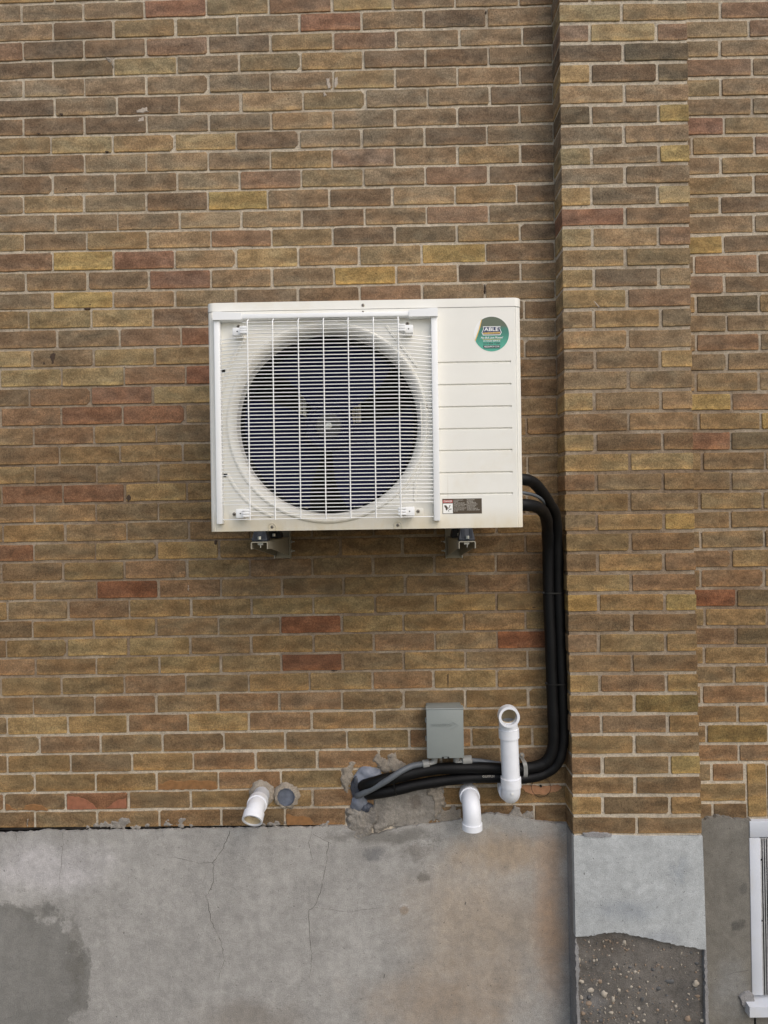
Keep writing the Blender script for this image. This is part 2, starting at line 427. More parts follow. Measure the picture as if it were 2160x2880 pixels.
def ground_material():
    t = NT('gravel_and_soil'); p = t.pos()
    n = t.noise(p, 2.0, 6, 0.6); m = t.noise(p, 40, 5, 0.7)
    col = t.mix(t.ramp(n, 0.35, 0.65), s2l((128, 122, 112)), s2l((104, 104, 84)))
    col = scale_col(t, col, t.ramp(m, 0.25, 0.75, 0.7, 1.25)); t.bump(m, 0.02, 0.7)
    return t.fin(col, 0.95)
M['ground'] = ground_material()

# ------------------------------------------------------------------ ground
g = MB().add([(-60, -80, 0), (60, -80, 0), (60, 8, 0), (-60, 8, 0)], [[0, 1, 2, 3]]).build('ground', M['ground'])
tag(g, kind='structure')

# ------------------------------------------------------------------ bricks
PAL = {'b': (124, 108, 90), 'd': (110, 94, 79), 'g': (98, 88, 74), 'r': (121, 93, 79), 'R': (117, 82, 67), 'p': (123, 102, 87),
       'y': (143, 126, 97), 'Y': (150, 131, 90), 'o': (128, 111, 87), 't': (136, 118, 96), 'G': (156, 130, 84), 'O': (116, 101, 66)}
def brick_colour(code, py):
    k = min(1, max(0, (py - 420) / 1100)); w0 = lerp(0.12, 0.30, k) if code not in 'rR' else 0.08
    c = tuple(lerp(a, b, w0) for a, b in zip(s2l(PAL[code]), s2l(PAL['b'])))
    m = (lerp(1.30, 1.19, k), lerp(1.27, 1.06, k), lerp(1.20, 0.82, k))       # bricks turn darker and warmer towards the bottom of the wall
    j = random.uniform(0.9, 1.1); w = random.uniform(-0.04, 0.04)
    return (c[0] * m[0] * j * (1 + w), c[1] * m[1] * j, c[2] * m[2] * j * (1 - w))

def brick_mesh(w, h, depth, seed, name='brick'):
    """origin in the middle of the face (y = 0), body behind it"""
    rnd = random.Random(seed); hw, hh = w / 2, h / 2; r = rnd.uniform(0.0016, 0.0042)
    j = lambda a: rnd.uniform(-a, a)
    pts = []
    nl = 3 if w > 0.14 else 1
    def corner(sx, sz, first):
        cr = r * rnd.uniform(0.5, 1.7) + (rnd.uniform(0.002, 0.006) if rnd.random() < 0.07 else 0)
        a = (sx * hw, sz * (hh - cr)); b = (sx * (hw - cr), sz * hh)
        return [a, b] if first else [b, a]
    pts += corner(1, -1, False)[:]            # bottom right: along bottom then up
    pts += corner(1, 1, True)
    pts += [(hw - w * (i + 1) / (nl + 1) + j(0.006), hh + j(0.0012)) for i in range(nl)]
    pts += corner(-1, 1, False)
    pts += corner(-1, -1, True)
    pts += [(-hw + w * (i + 1) / (nl + 1) + j(0.006), -hh + j(0.0012)) for i in range(nl)]
    pts = [(x + j(0.0006), z + j(0.0006)) for x, z in pts]
    n = len(pts); ins = 0.0013
    rim = [(x, 0.0013 + rnd.uniform(-.0005, .0006), z) for x, z in pts]
    face = [(x * (1 - ins / hw), rnd.uniform(-0.0004, 0.0004), z * (1 - ins / hh)) for x, z in pts]
    back = [(x, depth, z) for x, z in pts]
    m = MB(); m.rings([back, rim, face], True, False, True)
    me = m.mesh(name, 28); me.materials.append(M['brick']); return me

VAR_S = [brick_mesh(0.2065, 0.0575, 0.03, 100 + i) for i in range(24)]      # stretcher, wall
VAR_H = [brick_mesh(0.100, 0.0575, 0.03, 200 + i) for i in range(8)]        # shorter piece
VAR_PS = [brick_mesh(0.2065, 0.0575, 0.0985, 300 + i) for i in range(10)]   # pilaster stretcher, full thickness
VAR_PH = [brick_mesh(0.100, 0.0575, 0.0985, 400 + i) for i in range(8)]
VAR_V = [brick_mesh(0.0575, 0.2065, 0.03, 500 + i) for i in range(3)]       # standing brick

class BrickSet:
    def __init__(s, root): s.root = root; s.items = []
    def put(s, corners, d, code, py, kind='w', hidden=False, area=None):
        """corners: four photo pixels (tl, tr, br, bl) on the plane d"""
        q = [P(x, y, d) for x, y in corners]
        c = sum(q, Vector()) / 4
        w = ((q[1] - q[0]).length + (q[2] - q[3]).length) / 2; h = ((q[3] - q[0]).length + (q[2] - q[1]).length) / 2
        e = ((q[1] - q[0]) + (q[2] - q[3])); ang = math.atan2(e.z, e.x)
        s.items.append((c, w, h, ang, d, code, py, kind, hidden))
    def finish(s, limit=300):
        # visible size decides who becomes an object of its own
        def score(it):
            return -1 if it[8] else it[1] * it[2]
        order = sorted(range(len(s.items)), key=lambda i: -score(s.items[i]))
        solo = [i for i in order if score(s.items[i]) > 0][:limit]; soloset = set(solo)
        wv = Vector(s.root['_w']); joined_v = []; joined_f = []; loc = []; tint = []
        for i, (c, w, h, ang, d, code, py, kind, hidden) in enumerate(s.items):
            if kind == 'v': var, nw, nh = VAR_V, 0.0575, 0.2065
            elif w > 0.15: var, nw, nh = (VAR_PS if kind == 'p' else VAR_S), 0.2065, 0.0575
            else: var, nw, nh = (VAR_PH if kind == 'p' else VAR_H), 0.100, 0.0575
            me = random.choice(var)
            flip = random.choice((0, 1)) if kind != 'p' else 0
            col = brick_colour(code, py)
            out = random.uniform(-0.0012, 0.0012)
            Mx = Matrix.Translation(c + Vector((0, out, 0))) @ Matrix.Rotation(-ang + R(random.uniform(-.12, .12)), 4, 'Y') @ Matrix.Rotation(R(random.uniform(-.25, .25)), 4, 'X') @ Matrix.Diagonal((w / nw, 1, h / nh, 1))
            if i in soloset:
                o = bpy.data.objects.new('brick', me); C.objects.link(o); o.parent = s.root
                o.matrix_local = Matrix.Translation(-wv) @ Mx; o.color = (*col, 1)
            else:
                n = len(joined_v)
                for v in me.vertices:
                    joined_v.append(Mx @ v.co - wv); loc.append(tuple(v.co)); tint.append((*col, 1))
                joined_f += [[k + n for k in f.vertices] for f in me.polygons]
        if joined_v:
            me = bpy.data.meshes.new('further_bricks'); me.from_pydata(joined_v, [], joined_f)
            me.attributes.new('loc', 'FLOAT_VECTOR', 'POINT'); me.attributes.new('tint', 'FLOAT_COLOR', 'POINT')
            me.attributes['loc'].data.foreach_set('vector', [x for p in loc for x in p])
            me.attributes['tint'].data.foreach_set('color', [x for p in tint for x in p])
            me.shade_smooth(); me.set_sharp_from_angle(angle=R(28)); me.materials.append(M['brick_joined']); me.update()
            o = bpy.data.objects.new('further_bricks', me); C.objects.link(o); o.parent = s.root; o['kind'] = 'stuff'

def mortar_sheet(px0, px1, py0, py1, d, parent, step=0.012, rough=0.0009, name='mortar'):
    a = P(px0, py1, d); b = P(px1, py0, d)
    nx = max(2, int((b.x - a.x) / step)); nz = max(2, int((b.z - a.z) / step)); m = MB(); vs_ = []
    for k in range(nz + 1):
        for i in range(nx + 1):
            x = lerp(a.x, b.x, i / nx); z = lerp(a.z, b.z, k / nz)
            vs_.append((x, -d + mnoise.noise(Vector((x * 60, 3.1, z * 60))) * rough * 1.6 + mnoise.noise(Vector((x * 9, 1.1, z * 9))) * rough, z))
    fs = [[k * (nx + 1) + i, k * (nx + 1) + i + 1, (k + 1) * (nx + 1) + i + 1, (k + 1) * (nx + 1) + i] for k in range(nz) for i in range(nx)]
    return m.add(vs_, fs).build(name, M['mortar'], parent, 180)

# bed joint heights in photo pixels at x = 0, 800, 1545
LL = [13, 66.5, 119, 174.5, 224.7, 278.7, 332.7, 385.8, 437.5, 494, 550.5, 604.5, 656.6, 710.6, 767.5, 823, 874.5, 928.7, 984.8, 1037, 1093, 1146.8, 1201.8, 1257, 1311.4, 1365.5, 1420.5, 1474.8, 1529.7, 1583, 1637.5, 1691.8, 1746, 1798.5, 1852.7, 1905, 1960, 2015, 2070, 2123.5, 2177.5, 2232.4, 2283, 2334]
LR = [-40, 14.5, 70.9, 125.4, 180.8, 236.3, 291.3, 346.2, 403, 458.9, 514.4, 569.8, 624.3, 678.3, 734.7, 789.2, 842.3, 897, 951, 1005.6, 1061, 1115, 1171, 1225, 1280, 1335.5, 1389.5, 1444.5, 1500, 1555, 1610, 1665, 1718, 1772, 1826, 1879, 1933.5, 1988.7, 2044, 2099.5, 2155, 2208, 2262, 2316]
LM = {0: -13, 1: 38.6, 2: 92.6, 3: 145.6, 4: 200, 5: 256.5, 6: 313, 7: 366, 8: 420.5, 9: 476.3, 10: 531.3, 11: 588.2, 12: 641.2, 13: 694.2, 14: 752.1, 15: 808}
for k in range(1, 4):                                      # courses above the photograph
    LL.insert(0, LL[0] - 53.5); LR.insert(0, LR[0] - 55.5)
NEXT = 3
def bed(k, x):
    i = k + NEXT
    i2 = min(max(i, 0), len(LL) - 1)
    extra = (i - i2) * 54.5
    if k in LM: return interp(x, [(0, LL[i2]), (800, LM[k]), (1545, LR[i2])])
    return interp(x, [(0, LL[i2] + extra), (1545, LR[i2] + extra)])

J = {0: [59, 234, 406, 580, 756, 933, 1105, 1280, 1459], 1: [147, 318, 493, 667, 841, 1015.5, 1192, 1368], 2: [64, 236, 410, 584, 760, 937, 1113, 1292, 1469],
 3: [148.5, 319, 496, 672, 846, 1022, 1197, 1373], 4: [66, 237, 411, 586, 759.5, 936.5, 1110, 1286.5, 1463], 5: [152, 327, 503, 676.5, 851.6, 1027.6, 1203.6, 1378],
 6: [65, 236, 411, 586, 761, 936.5, 1111, 1286, 1462.5], 7: [142, 316, 490, 664.5, 841.5, 1017, 1193, 1369.5], 8: [65, 237, 410, 586, 759.5, 934, 1110, 1286, 1463],
 9: [148.5, 322, 497, 672.7, 847, 1021, 1197, 1374], 10: [65, 236, 411, 583.5, 752.7, 927, 1103, 1279, 1453], 11: [155, 330, 505, 677.5, 849.7, 1025, 1199, 1374],
 12: [67, 242.5, 416, 591.7, 763, 936, 1109.6, 1285.6, 1462], 13: [147, 319, 492, 664.5, 837.6, 1010, 1185, 1366.6], 14: [71, 245.4, 418.6, 591.7, 765, 939, 1113, 1287.5, 1463],
 15: [146.6, 318, 492, 663, 837.6, 1012, 1187, 1364], 16: [79.6, 255, 429, 603, 777, 951, 1126, 1300, 1474.5], 17: [159, 335, 509, 683, 857, 1031, 1206, 1381],
 18: [89, 262, 435, 609, 783, 957, 1131, 1304, 1477], 19: [0, 173.6, 348, 522, 696, 870, 1044, 1218, 1393], 20: [83, 254, 429, 603, 777, 951, 1125, 1295, 1464],
 21: [0, 170.7, 344.7, 521, 695, 869, 1043, 1217, 1391], 22: [92.6, 264, 438, 612, 786, 960, 1133, 1306, 1480], 23: [166, 338, 514, 688, 862, 1036, 1211, 1385],
 24: [97, 270.5, 444.5, 618, 792, 965, 1138, 1311, 1484.5], 25: [3.6, 176, 351, 525, 699, 873, 1047, 1221, 1396], 26: [96, 269.4, 445, 619, 792, 965, 1138, 1310, 1482],
 27: [7, 182.6, 356, 531, 704, 877, 1050, 1223, 1396.6], 28: [94, 268, 441, 615, 786, 958, 1131, 1308, 1478], 29: [3.6, 177, 350, 525, 703, 878.5, 1049, 1222, 1396],
 30: [96, 271, 445.6, 621, 793.5, 966, 1139, 1312.7, 1487.7], 31: [19, 190.6, 363, 536, 706.7, 881, 1055.7, 1223.7, 1397], 32: [90, 264, 438, 614.5, 789, 961.7, 1133.5, 1305, 1478],
 33: [17, 187, 360.6, 535, 705.6, 881.4, 1052, 1223.7, 1397.6], 34: [99, 271, 447, 620.5, 791.7, 964, 1134, 1309, 1484], 35: [2, 172.6, 349, 522, 698.5, 871, 1047, 1219.5, 1396],
 36: [93, 266, 439, 612, 785.5, 961, 1135, 1309, 1485], 37: [19, 188.6, 358, 529, 700, 877, 1054, 1230, 1407], 38: [110, 283, 457, 630, 803, 976, 1151, 1325, 1497],
 39: [21, 197, 370, 544, 719, 892, 1065, 1240, 1410], 40: [98, 268, 440, 613.5, 790, 963, 1137, 1312, 1487], 41: [9, 185, 361, 536, 705, 879, 1053, 1228, 1425],
 42: [98, 273, 448.5, 622.5, 800, 973, 1150, 1325, 1503]}
K = {0: 'bbbropybbd', 1: 'bdoobrbdb', 2: 'pddpdopbbd', 3: 'dgybooddb', 4: 'bbbbbbobbd', 5: 'dbdbtobbd', 6: 'dddbbtbbdb', 7: 'oyoydbbdb', 8: 'bdttbopbod',
 9: 'dbbtpobpd', 10: 'botdYbdtod', 11: 'bbbttdbpb', 12: 'obotpodgod', 13: 'pYrtytoYd', 14: 'bbdrbbGtdb', 15: 'bYbtddpbb', 16: 'oyypbbobdd', 17: 'dbprbbobb',
 18: 'ybyobobbbd', 19: 'byypRbbbbd', 20: 'dprybbbbbd', 21: 'bprrbbobbb', 22: 'bpobbobbbd', 23: 'dooobbbpb', 24: 'odbobbbbdb', 25: 'brryobobbb', 26: 'dbbobbbbbb',
 27: 'bobbbbbbbo', 28: 'rboyobbbdd', 29: 'bdopopbbbp', 30: 'bbRpbbobpd', 31: 'obpooyyoyo', 32: 'doybbRyobo', 33: 'doyyboopbR', 34: 'pboyoRbobb', 35: 'ooopbooopy',
 36: 'bbpbppbboo', 37: 'byypypbbob', 38: 'bpbdbdopoo', 39: 'bodopbpbbp', 40: 'oootpoooob', 41: 'pdrboopoot', 42: 'dbbddpbddd'}
K[35] = 'ooopboopyo'

CORNER = [(0, 1551), (870, 1561), (1440, 1572), (1900, 1587), (2340, 1596)]     # where the wall meets the pilaster
wall = thing('brick_wall', (P(600, 2330).x, 0, P(600, 2330).z), 'long brown and tan brick wall carrying the white outdoor air unit', 'brick wall')
bs = BrickSet(wall)
UNITBOX = (600, 1460, 870, 1480)
codes = 'bbbodpbtbo'
for k in range(-NEXT, 43):
    if k >= 0: js = list(J[k]); cs = K[k]
    else: js = [x + random.uniform(-3, 3) for x in J[(k + 20) % 2 + 4]]; cs = ''.join(random.choice(codes) for _ in range(len(js) + 1))
    nleft = len(js) + 1
    ymid = (bed(k, 800) + bed(k + 1, 800)) / 2
    end = interp(ymid, CORNER) + 8
    edges = [js[0] - 174.5] + js + [end]
    # continue the course to the left beyond the photograph
    extra = 0
    while edges[0] > -950: edges.insert(0, edges[0] - 174.5 + random.uniform(-2, 2)); extra += 1
    cs = ''.join(random.choice(codes) for _ in range(extra)) + cs
    for i in range(len(edges) - 1):
        xa, xb = edges[i], edges[i + 1]
        if xb - xa < 12: continue
        hj = random.uniform(2.0, 4.6); hj2 = random.uniform(2.0, 4.6); bj = random.uniform(2.7, 4.6); bj2 = random.uniform(2.7, 4.7)
        last = i == len(edges) - 2
        x0, x1 = xa + hj, xb - (hj2 if not last else (9 if k % 2 else 2))
        vis = max(0, min(x1, 2160) - max(x0, 0))
        hid = (x1 < 25 or k < 0 or (xa > UNITBOX[0] - 20 and xb < UNITBOX[1] + 20 and ymid > UNITBOX[2] - 20 and ymid < UNITBOX[3]))
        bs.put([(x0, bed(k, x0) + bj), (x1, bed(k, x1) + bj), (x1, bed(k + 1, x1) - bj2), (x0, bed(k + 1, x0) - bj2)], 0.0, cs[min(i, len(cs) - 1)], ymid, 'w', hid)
bs.finish(300)
mortar_sheet(-980, 1600, -220, 2380, -0.0036, wall)

# pilaster
PL = [8.7, 65.6, 121.3, 179, 237.9, 295.5, 354, 412.5, 469.4, 523.8, 583.4, 640, 698.8, 754.5, 813.3, 871.8, 927.5, 985.3, 1043, 1102, 1160.4, 1218, 1274.3, 1331, 1385.5, 1443, 1497.8, 1555.5, 1613, 1668.8, 1724.5, 1781.4, 1840, 1895.6, 1952, 2009.4, 2067, 2126, 2183, 2238, 2295.8, 2350]
PR = [3.2, 59.7, 116, 173, 230.7, 288.4, 344, 401.8, 457.4, 516.6, 574.7, 632, 692, 748.5, 806, 862.6, 920.7, 980, 1036, 1094, 1154, 1211, 1268, 1325, 1381, 1439, 1492.6, 1550.7, 1609, 1666, 1721.7, 1778, 1836, 1891.6, 1949.5, 2006.6, 2064, 2122, 2180.4, 2237, 2294.6, 2349.5]
for _ in range(4): PL.insert(0, PL[0] - 57.5); PR.insert(0, PR[0] - 57.5)
PJ = [[1748.6], [1659, 1846], [1753], [1661, 1849], [1756], [1662, 1852], [1754.6], [1664, 1853], [1758], [1664, 1850], [1758.5], [1666, 1852], [1759], [1671, 1853], [1764], [1671, 1858], [1766], [1674, 1857.5], [1768], [1672, 1859.6], [1768], [1675, 1863], [1771], [1677, 1865], [1771], [1678.5, 1867], [1773.7], [1681, 1866.7], [1775], [1684, 1870], [1777], [1684, 1872.7], [1778], [1687, 1874], [1785], [1691, 1878], [1785], [1695, 1884], [1787], [1695, 1884], [1791.6]]
PK = ['yo', 'pyp', 'dg', 'ydg', 'tb', 'gbY', 'bb', 'ybY', 'bb', 'yby', 'rd', 'ytp', 'oo', 'ydt', 'yp', 'tob', 'tb', 'dby', 'bb', 'ybb', 'db', 'ydd', 'yy', 'pbt', 'ob', 'boY', 'od', 'dop', 'yp', 'YoY', 'dd', 'poo', 'bd', 'ypy', 'oO', 'ppo', 'ob', 'pbY', 'bd', 'ydo', 'dd']
for q in range(4): PJ.insert(0, [1659, 1846] if q % 2 == 0 else [1749]); PK.insert(0, 'byb' if q % 2 == 0 else 'bo')
PD = 0.10
EDGE_L = [(0, 1572), (957, 1585), (1440, 1591), (1900, 1602), (2350, 1613)]
EDGE_R = [(0, 1933), (957, 1945), (1440, 1953.5), (1950, 1963.5), (2350, 1976)]
pil = thing('brick_pilaster', P(1790, 2350, PD / 2), 'projecting brick pilaster of alternating long and short bricks beside the black pipes', 'brick pilaster')
bs = BrickSet(pil)
for k in range(len(PJ)):
    y0l, y1l, y0r, y1r = PL[k], PL[k + 1], PR[k], PR[k + 1]; ym = (y0l + y1l) / 2
    xl, xr = interp(ym, EDGE_L) + random.uniform(-2, 1.4), interp(ym, EDGE_R) + random.uniform(-1, 1)
    edges = [xl] + PJ[k] + [xr]
    f0 = lambda x: lerp(y0l, y0r, (x - xl) / (xr - xl)); f1 = lambda x: lerp(y1l, y1r, (x - xl) / (xr - xl))
    for i in range(len(edges) - 1):
        a = edges[i] + (random.uniform(3.6, 5.2) if i else 0); b = edges[i + 1] - (random.uniform(3.6, 5.2) if i < len(edges) - 2 else 0)
        t0, t1 = random.uniform(4.4, 5.6), random.uniform(4.4, 5.6)
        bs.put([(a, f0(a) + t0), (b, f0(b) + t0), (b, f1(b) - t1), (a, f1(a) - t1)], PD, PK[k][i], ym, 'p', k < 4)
bs.finish(300)
# mortar core of the pilaster, a few millimetres behind the brick faces on all three sides
mm = MB(); nz = 220; zt = P(1760, -225, PD).z; zb = P(1790, 2352, PD).z; ringsL = []
for k in range(nz + 1):
    z = lerp(zb, zt, k / nz); py = lerp(2352, -225, k / nz)
    xl = P(interp(py, EDGE_L), py, PD).x + 0.003; xr = P(interp(py, EDGE_R), py, PD).x - 0.003
    row = [(xl, 0.002, z)]
    nx = 30
    for i in range(nx + 1):
        x = lerp(xl, xr, i / nx); row.append((x, -PD + 0.0035 + mnoise.noise(Vector((x * 60, 9, z * 60))) * 0.0016, z))
    row.append((xr, 0.002, z)); ringsL.append(row)
mm.rings(ringsL, False, False, False).build('mortar', M['mortar'], pil, 40)

# wall to the right of the pilaster
RL = [2.4, 56.9, 110.6, 163.9, 218.8, 274.5, 328, 382.6, 438.7, 495.6, 550.8, 605.3, 661, 717.5, 772.4, 830.8, 883.7, 937.4, 991.6, 1045.7, 1104.7, 1158.3, 1213, 1270, 1326, 1382, 1436.8, 1491, 1545.5, 1600, 1655, 1708.6, 1763.5, 1817, 1871.7, 1926.6, 1982.7, 2037, 2093, 2145.8, 2201.5, 2258, 2312]
RR = [0, 51.7, 105.4, 159, 214.8, 270.5, 324, 378, 435.6, 488, 545.6, 600, 655, 710, 771, 824, 880, 933.5, 987.4, 1042.3, 1101.4, 1156, 1210, 1267, 1323, 1380, 1433.8, 1486, 1541.5, 1597, 1653, 1708.6, 1762, 1816, 1869.7, 1923.4, 1980, 2035, 2091, 2144, 2200, 2257, 2310]
for _ in range(4): RL.insert(0, RL[0] - 54.5); RR.insert(0, RR[0] - 54.5)
RJ = [[2026], [2106], [2025], [2116], [2028], [2115], [2037], [1946, 2122.5], [2028], [2120.5], [2026], [2120.5], [2034], [1953, 2132.5], [2038], [1958, 2135], [2044], [1959, 2137.6], [2045.6], [1958, 2135], [2058], [1966, 2140], [2056], [1975.6, 2152], [2056], [1967.6, 2145.6], [2054], [1971, 2150], [2057.7], [1970.6, 2151], [2072], [1982.5, 2158], [2070], [1981, 2156], [2066], [1974, 2156], [2075], [1988, 2162], [2078], [2002, 2095.5], [2100], [2005, 2104]]
RK = ['tp', 'tp', 'tb', 'pb', 'ob', 'bb', 'ro', 'bop', 'bo', 'ob', 'od', 'bb', 'Yd', 'bpd', 'pd', 'ogo', 'bb', 'bpb', 'bb', 'btb', 'Yp', 'boY', 'rg', 'obb', 'bb', 'boo', 'bt', 'bbb', 'po', 'bpo', 'Rg', 'ooo', 'pg', 'ooo', 'bo', 'bpb', 'bo', 'bOo', 'pp', 'bp', 'o', 'dd']
for q in range(4): RJ.insert(0, [2110] if q % 2 == 0 else [2026]); RK.insert(0, 'bo')
wall_r = thing('brick_wall', (P(2100, 2300).x, 0, P(2100, 2300).z), 'narrow strip of brown brick wall right of the pilaster above the white window frame', 'brick wall')
bs = BrickSet(wall_r)
for k in range(len(RJ)):
    y0, y1, y0r, y1r = RL[k], RL[k + 1], RR[k], RR[k + 1]; ym = (y0 + y1) / 2
    f0 = lambda x: interp(x, [(1941, y0), (2160, y0r)]); f1 = lambda x: interp(x, [(1941, y1), (2160, y1r)])
    xl = interp(ym, EDGE_R) - 26
    edges = [xl] + list(RJ[k]); cs = RK[k]
    if k >= 43: pass
    else:
        edges.append(edges[-1] + 177)
        while edges[-1] < 3000: edges.append(edges[-1] + 177)
    for i in range(len(edges) - 1):
        xa, xb = edges[i] + random.uniform(3.2, 4.6), edges[i + 1] - random.uniform(3.2, 4.6)
        if i == 0: xa = xl
        if xb - xa < 8: continue
        t0, t1 = random.uniform(4.0, 5.2), random.uniform(4.0, 5.2)
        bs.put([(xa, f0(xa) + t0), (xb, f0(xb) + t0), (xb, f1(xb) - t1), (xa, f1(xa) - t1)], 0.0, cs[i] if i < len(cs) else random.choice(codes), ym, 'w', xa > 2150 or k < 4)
# standing bricks over the window
sx = 2099.5
for i in range(14):
    a = [(sx + 1.5, 2149), (sx + 54, 2148), (sx + 57.5, 2297), (sx + 5.5, 2298)]
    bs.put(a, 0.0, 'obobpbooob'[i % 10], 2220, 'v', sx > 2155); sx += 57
bs.finish(300)
mortar_sheet(1930, 3010, -260, 2330, -0.0036, wall_r)

# ------------------------------------------------------------------ irregular sheets: parging, patches, smears
def jag(poly, amp, n=4, seed=0, keep=None):
    """polygon in photo pixels with wandering, crumbling edges; keep: indices of straight edges"""
    rnd = random.Random(seed); out = []
    for i, a in enumerate(poly):
        b = poly[(i + 1) % len(poly)]; out.append(a)
        if keep and i in keep: continue
        L = math.hypot(b[0] - a[0], b[1] - a[1]); m = max(1, int(L / (n * 0.6))); nx, ny = -(b[1] - a[1]) / L, (b[0] - a[0]) / L
        for k in range(1, m):
            t = k / m; x, y = lerp(a[0], b[0], t), lerp(a[1], b[1], t)
            w = amp * 1.5 * math.sin(math.pi * t) ** 0.5 * (mnoise.noise(Vector((x / 17, y / 17, seed * 1.3))) * 1.5 + mnoise.noise(Vector((x / 5, y / 5, seed + .5)))) + rnd.uniform(-.3, .3) * amp
            out.append((x + nx * w, y + ny * w))
    return out
def slab(poly, d0, d1, inset=0.0015):
    """sheet of thickness d1 - d0 with a softened rim; poly in photo pixels on plane d1"""
    f = [P(x, y, d1) for x, y in poly]; n = len(f); cx = sum(f, Vector()) / n
    bk = [Vector((p.x, -d0, p.z)) for p in f]
    rim = [Vector((p.x, lerp(-d0, -d1, 0.55), p.z)) for p in f]
    fr = []
    for i, p in enumerate(f):
        a, b = f[i - 1], f[(i + 1) % n]; e = b - a; nn = Vector((-e.z, 0, e.x)); L = nn.length or 1
        q = p + nn / L * inset; q2 = p - nn / L * inset
        fr.append(q if (q - cx).length < (q2 - cx).length else q2)
    m = MB(); k = len(m.v)
    m.rings([bk, rim, fr], True, False, True); return m
def sheet(name, poly, d0, d1, mat, parent, amp=0.0, n=5, seed=0, keep=None, inset=0.0015):
    p = jag(poly, amp, n, seed, keep) if amp else poly
    return slab(p, d0, d1, inset).build(name, mat, parent)

def lumpy(name, poly, th, mat, parent, seed=0, rag=5.0, soft=7.0, step=3.0, base=-0.005, lump=0.35):
    """heap of mortar whose thickness dies away into the wall along a wandering edge; poly in photo pixels"""
    xs = [p[0] for p in poly]; ys = [p[1] for p in poly]; pad = rag + soft
    nx = int((max(xs) - min(xs) + 2 * pad) / step) + 1; ny = int((max(ys) - min(ys) + 2 * pad) / step) + 1
    x0, y0 = min(xs) - pad, min(ys) - pad; vs_ = []; keepv = []
    for k in range(ny + 1):
        for i in range(nx + 1):
            x, y = x0 + i * step, y0 + k * step; dmin = 1e9; ins = False
            for (ax, ay), (bx, by) in zip(poly, poly[1:] + poly[:1]):
                ex, ey = bx - ax, by - ay; t = max(0, min(1, ((x - ax) * ex + (y - ay) * ey) / (ex * ex + ey * ey)))
                dmin = min(dmin, math.hypot(x - ax - ex * t, y - ay - ey * t))
                if (ay > y) != (by > y) and x < (bx - ax) * (y - ay) / (by - ay) + ax: ins = not ins
            sd_ = dmin if ins else -dmin
            n1 = mnoise.noise(Vector((x / 14, y / 14, seed * 1.7))); n2 = mnoise.noise(Vector((x / 5, y / 5, seed + 3.3))); n3 = mnoise.noise(Vector((x / 40, y / 40, seed + 7.1)))
            sd_ += rag * (n1 * 1.3 + n2 * 0.7)
            q = max(0.0, min(1.0, (sd_ + soft * 0.4) / soft)); q = q * q * (3 - 2 * q)
            h = base + (th - base) * q * (1 + lump * (n1 * 0.5 + n2 * 0.35 + n3 * 0.6))
            vs_.append(P(x, y, h)); keepv.append(q > 0)
    w = nx + 1; fs = []
    for k in range(ny):
        for i in range(nx):
            q = [k * w + i, k * w + i + 1, (k + 1) * w + i + 1, (k + 1) * w + i]
            if any(keepv[v] for v in q): fs.append(q)
    used_ = sorted({v for f in fs for v in f}); ix = {v: n for n, v in enumerate(used_)}
    return MB().add([vs_[v] for v in used_], [[ix[v] for v in f] for f in fs]).build(name, mat, parent, 180)

# foundation under the long wall
GZ = 3050
fw = thing('foundation_wall', P(600, 3000, 0), 'wide grey parged concrete foundation with cracks and rust stains below the long brick wall', 'foundation wall')
top = [(-960, 2350), (-300, 2343), (0, 2344), (60, 2342), (120, 2335), (200, 2338), (330, 2335), (420, 2336), (560, 2331), (700, 2330), (850, 2327), (900, 2326), (960, 2322), (990, 2336), (1040, 2352), (1090, 2338), (1150, 2324), (1220, 2318), (1260, 2312), (1330, 2300), (1370, 2288), (1420, 2293), (1470, 2300), (1530, 2312), (1597, 2318)]
poly = jag(top, 1.6, 9, 3, keep=[len(top) - 1]) + [(1607, GZ), (-960, GZ)]
slab(poly, -0.02, FD, 0.002).build('parging', M['parge'], fw)
gp = jag([(-900, 2337), (-300, 2335), (0, 2337), (60, 2336), (120, 2331), (200, 2332), (330, 2330), (560, 2326), (700, 2325), (850, 2322), (930, 2322)], 1.2, 8, 17)
slab(gp[:-8] + [(930, 2326), (850, 2328), (700, 2331), (560, 2332.5), (330, 2337), (200, 2339), (120, 2338), (0, 2346), (-900, 2348)], -0.01, 0.0015, 0.0004).build('open_joint', M['gap'], fw)
def crack(pts, w, d, parent, seed):
    rnd = random.Random(seed); path = []
    for a, b in zip(pts, pts[1:]):
        L = math.hypot(b[0] - a[0], b[1] - a[1]); m = max(1, int(L / 9))
        for k in range(m):
            t = k / m; path.append((lerp(a[0], b[0], t) + rnd.uniform(-2.2, 2.2), lerp(a[1], b[1], t) + rnd.uniform(-1, 1)))
    path.append(pts[-1]); vs_ = []; n = len(path)
    for i, (x, y) in enumerate(path):
        ww = 0.62 * w * rnd.uniform(0.3, 1.2) * min(1, 4 * (1 - i / n) + 0.25)
        e = (path[min(i + 1, n - 1)][0] - path[max(i - 1, 0)][0], path[min(i + 1, n - 1)][1] - path[max(i - 1, 0)][1]); L = math.hypot(*e) or 1
        ox, oy = -e[1] / L * ww / 2, e[0] / L * ww / 2
        vs_ += [P(x + ox, y + oy, d + 0.0006), P(x - ox, y - oy, d + 0.0006)]
    MB().add(vs_, [[2 * i, 2 * i + 1, 2 * i + 3, 2 * i + 2] for i in range(n - 1)]).build('crack', M['crack'], parent)
crack([(648, 2336), (628, 2385), (600, 2425), (602, 2480), (580, 2520), (594, 2590), (622, 2650), (630, 2700), (612, 2760)], 2.6, FD, fw, 1)
crack([(602, 2425), (560, 2428), (520, 2418), (480, 2410)], 1.6, FD, fw, 2)
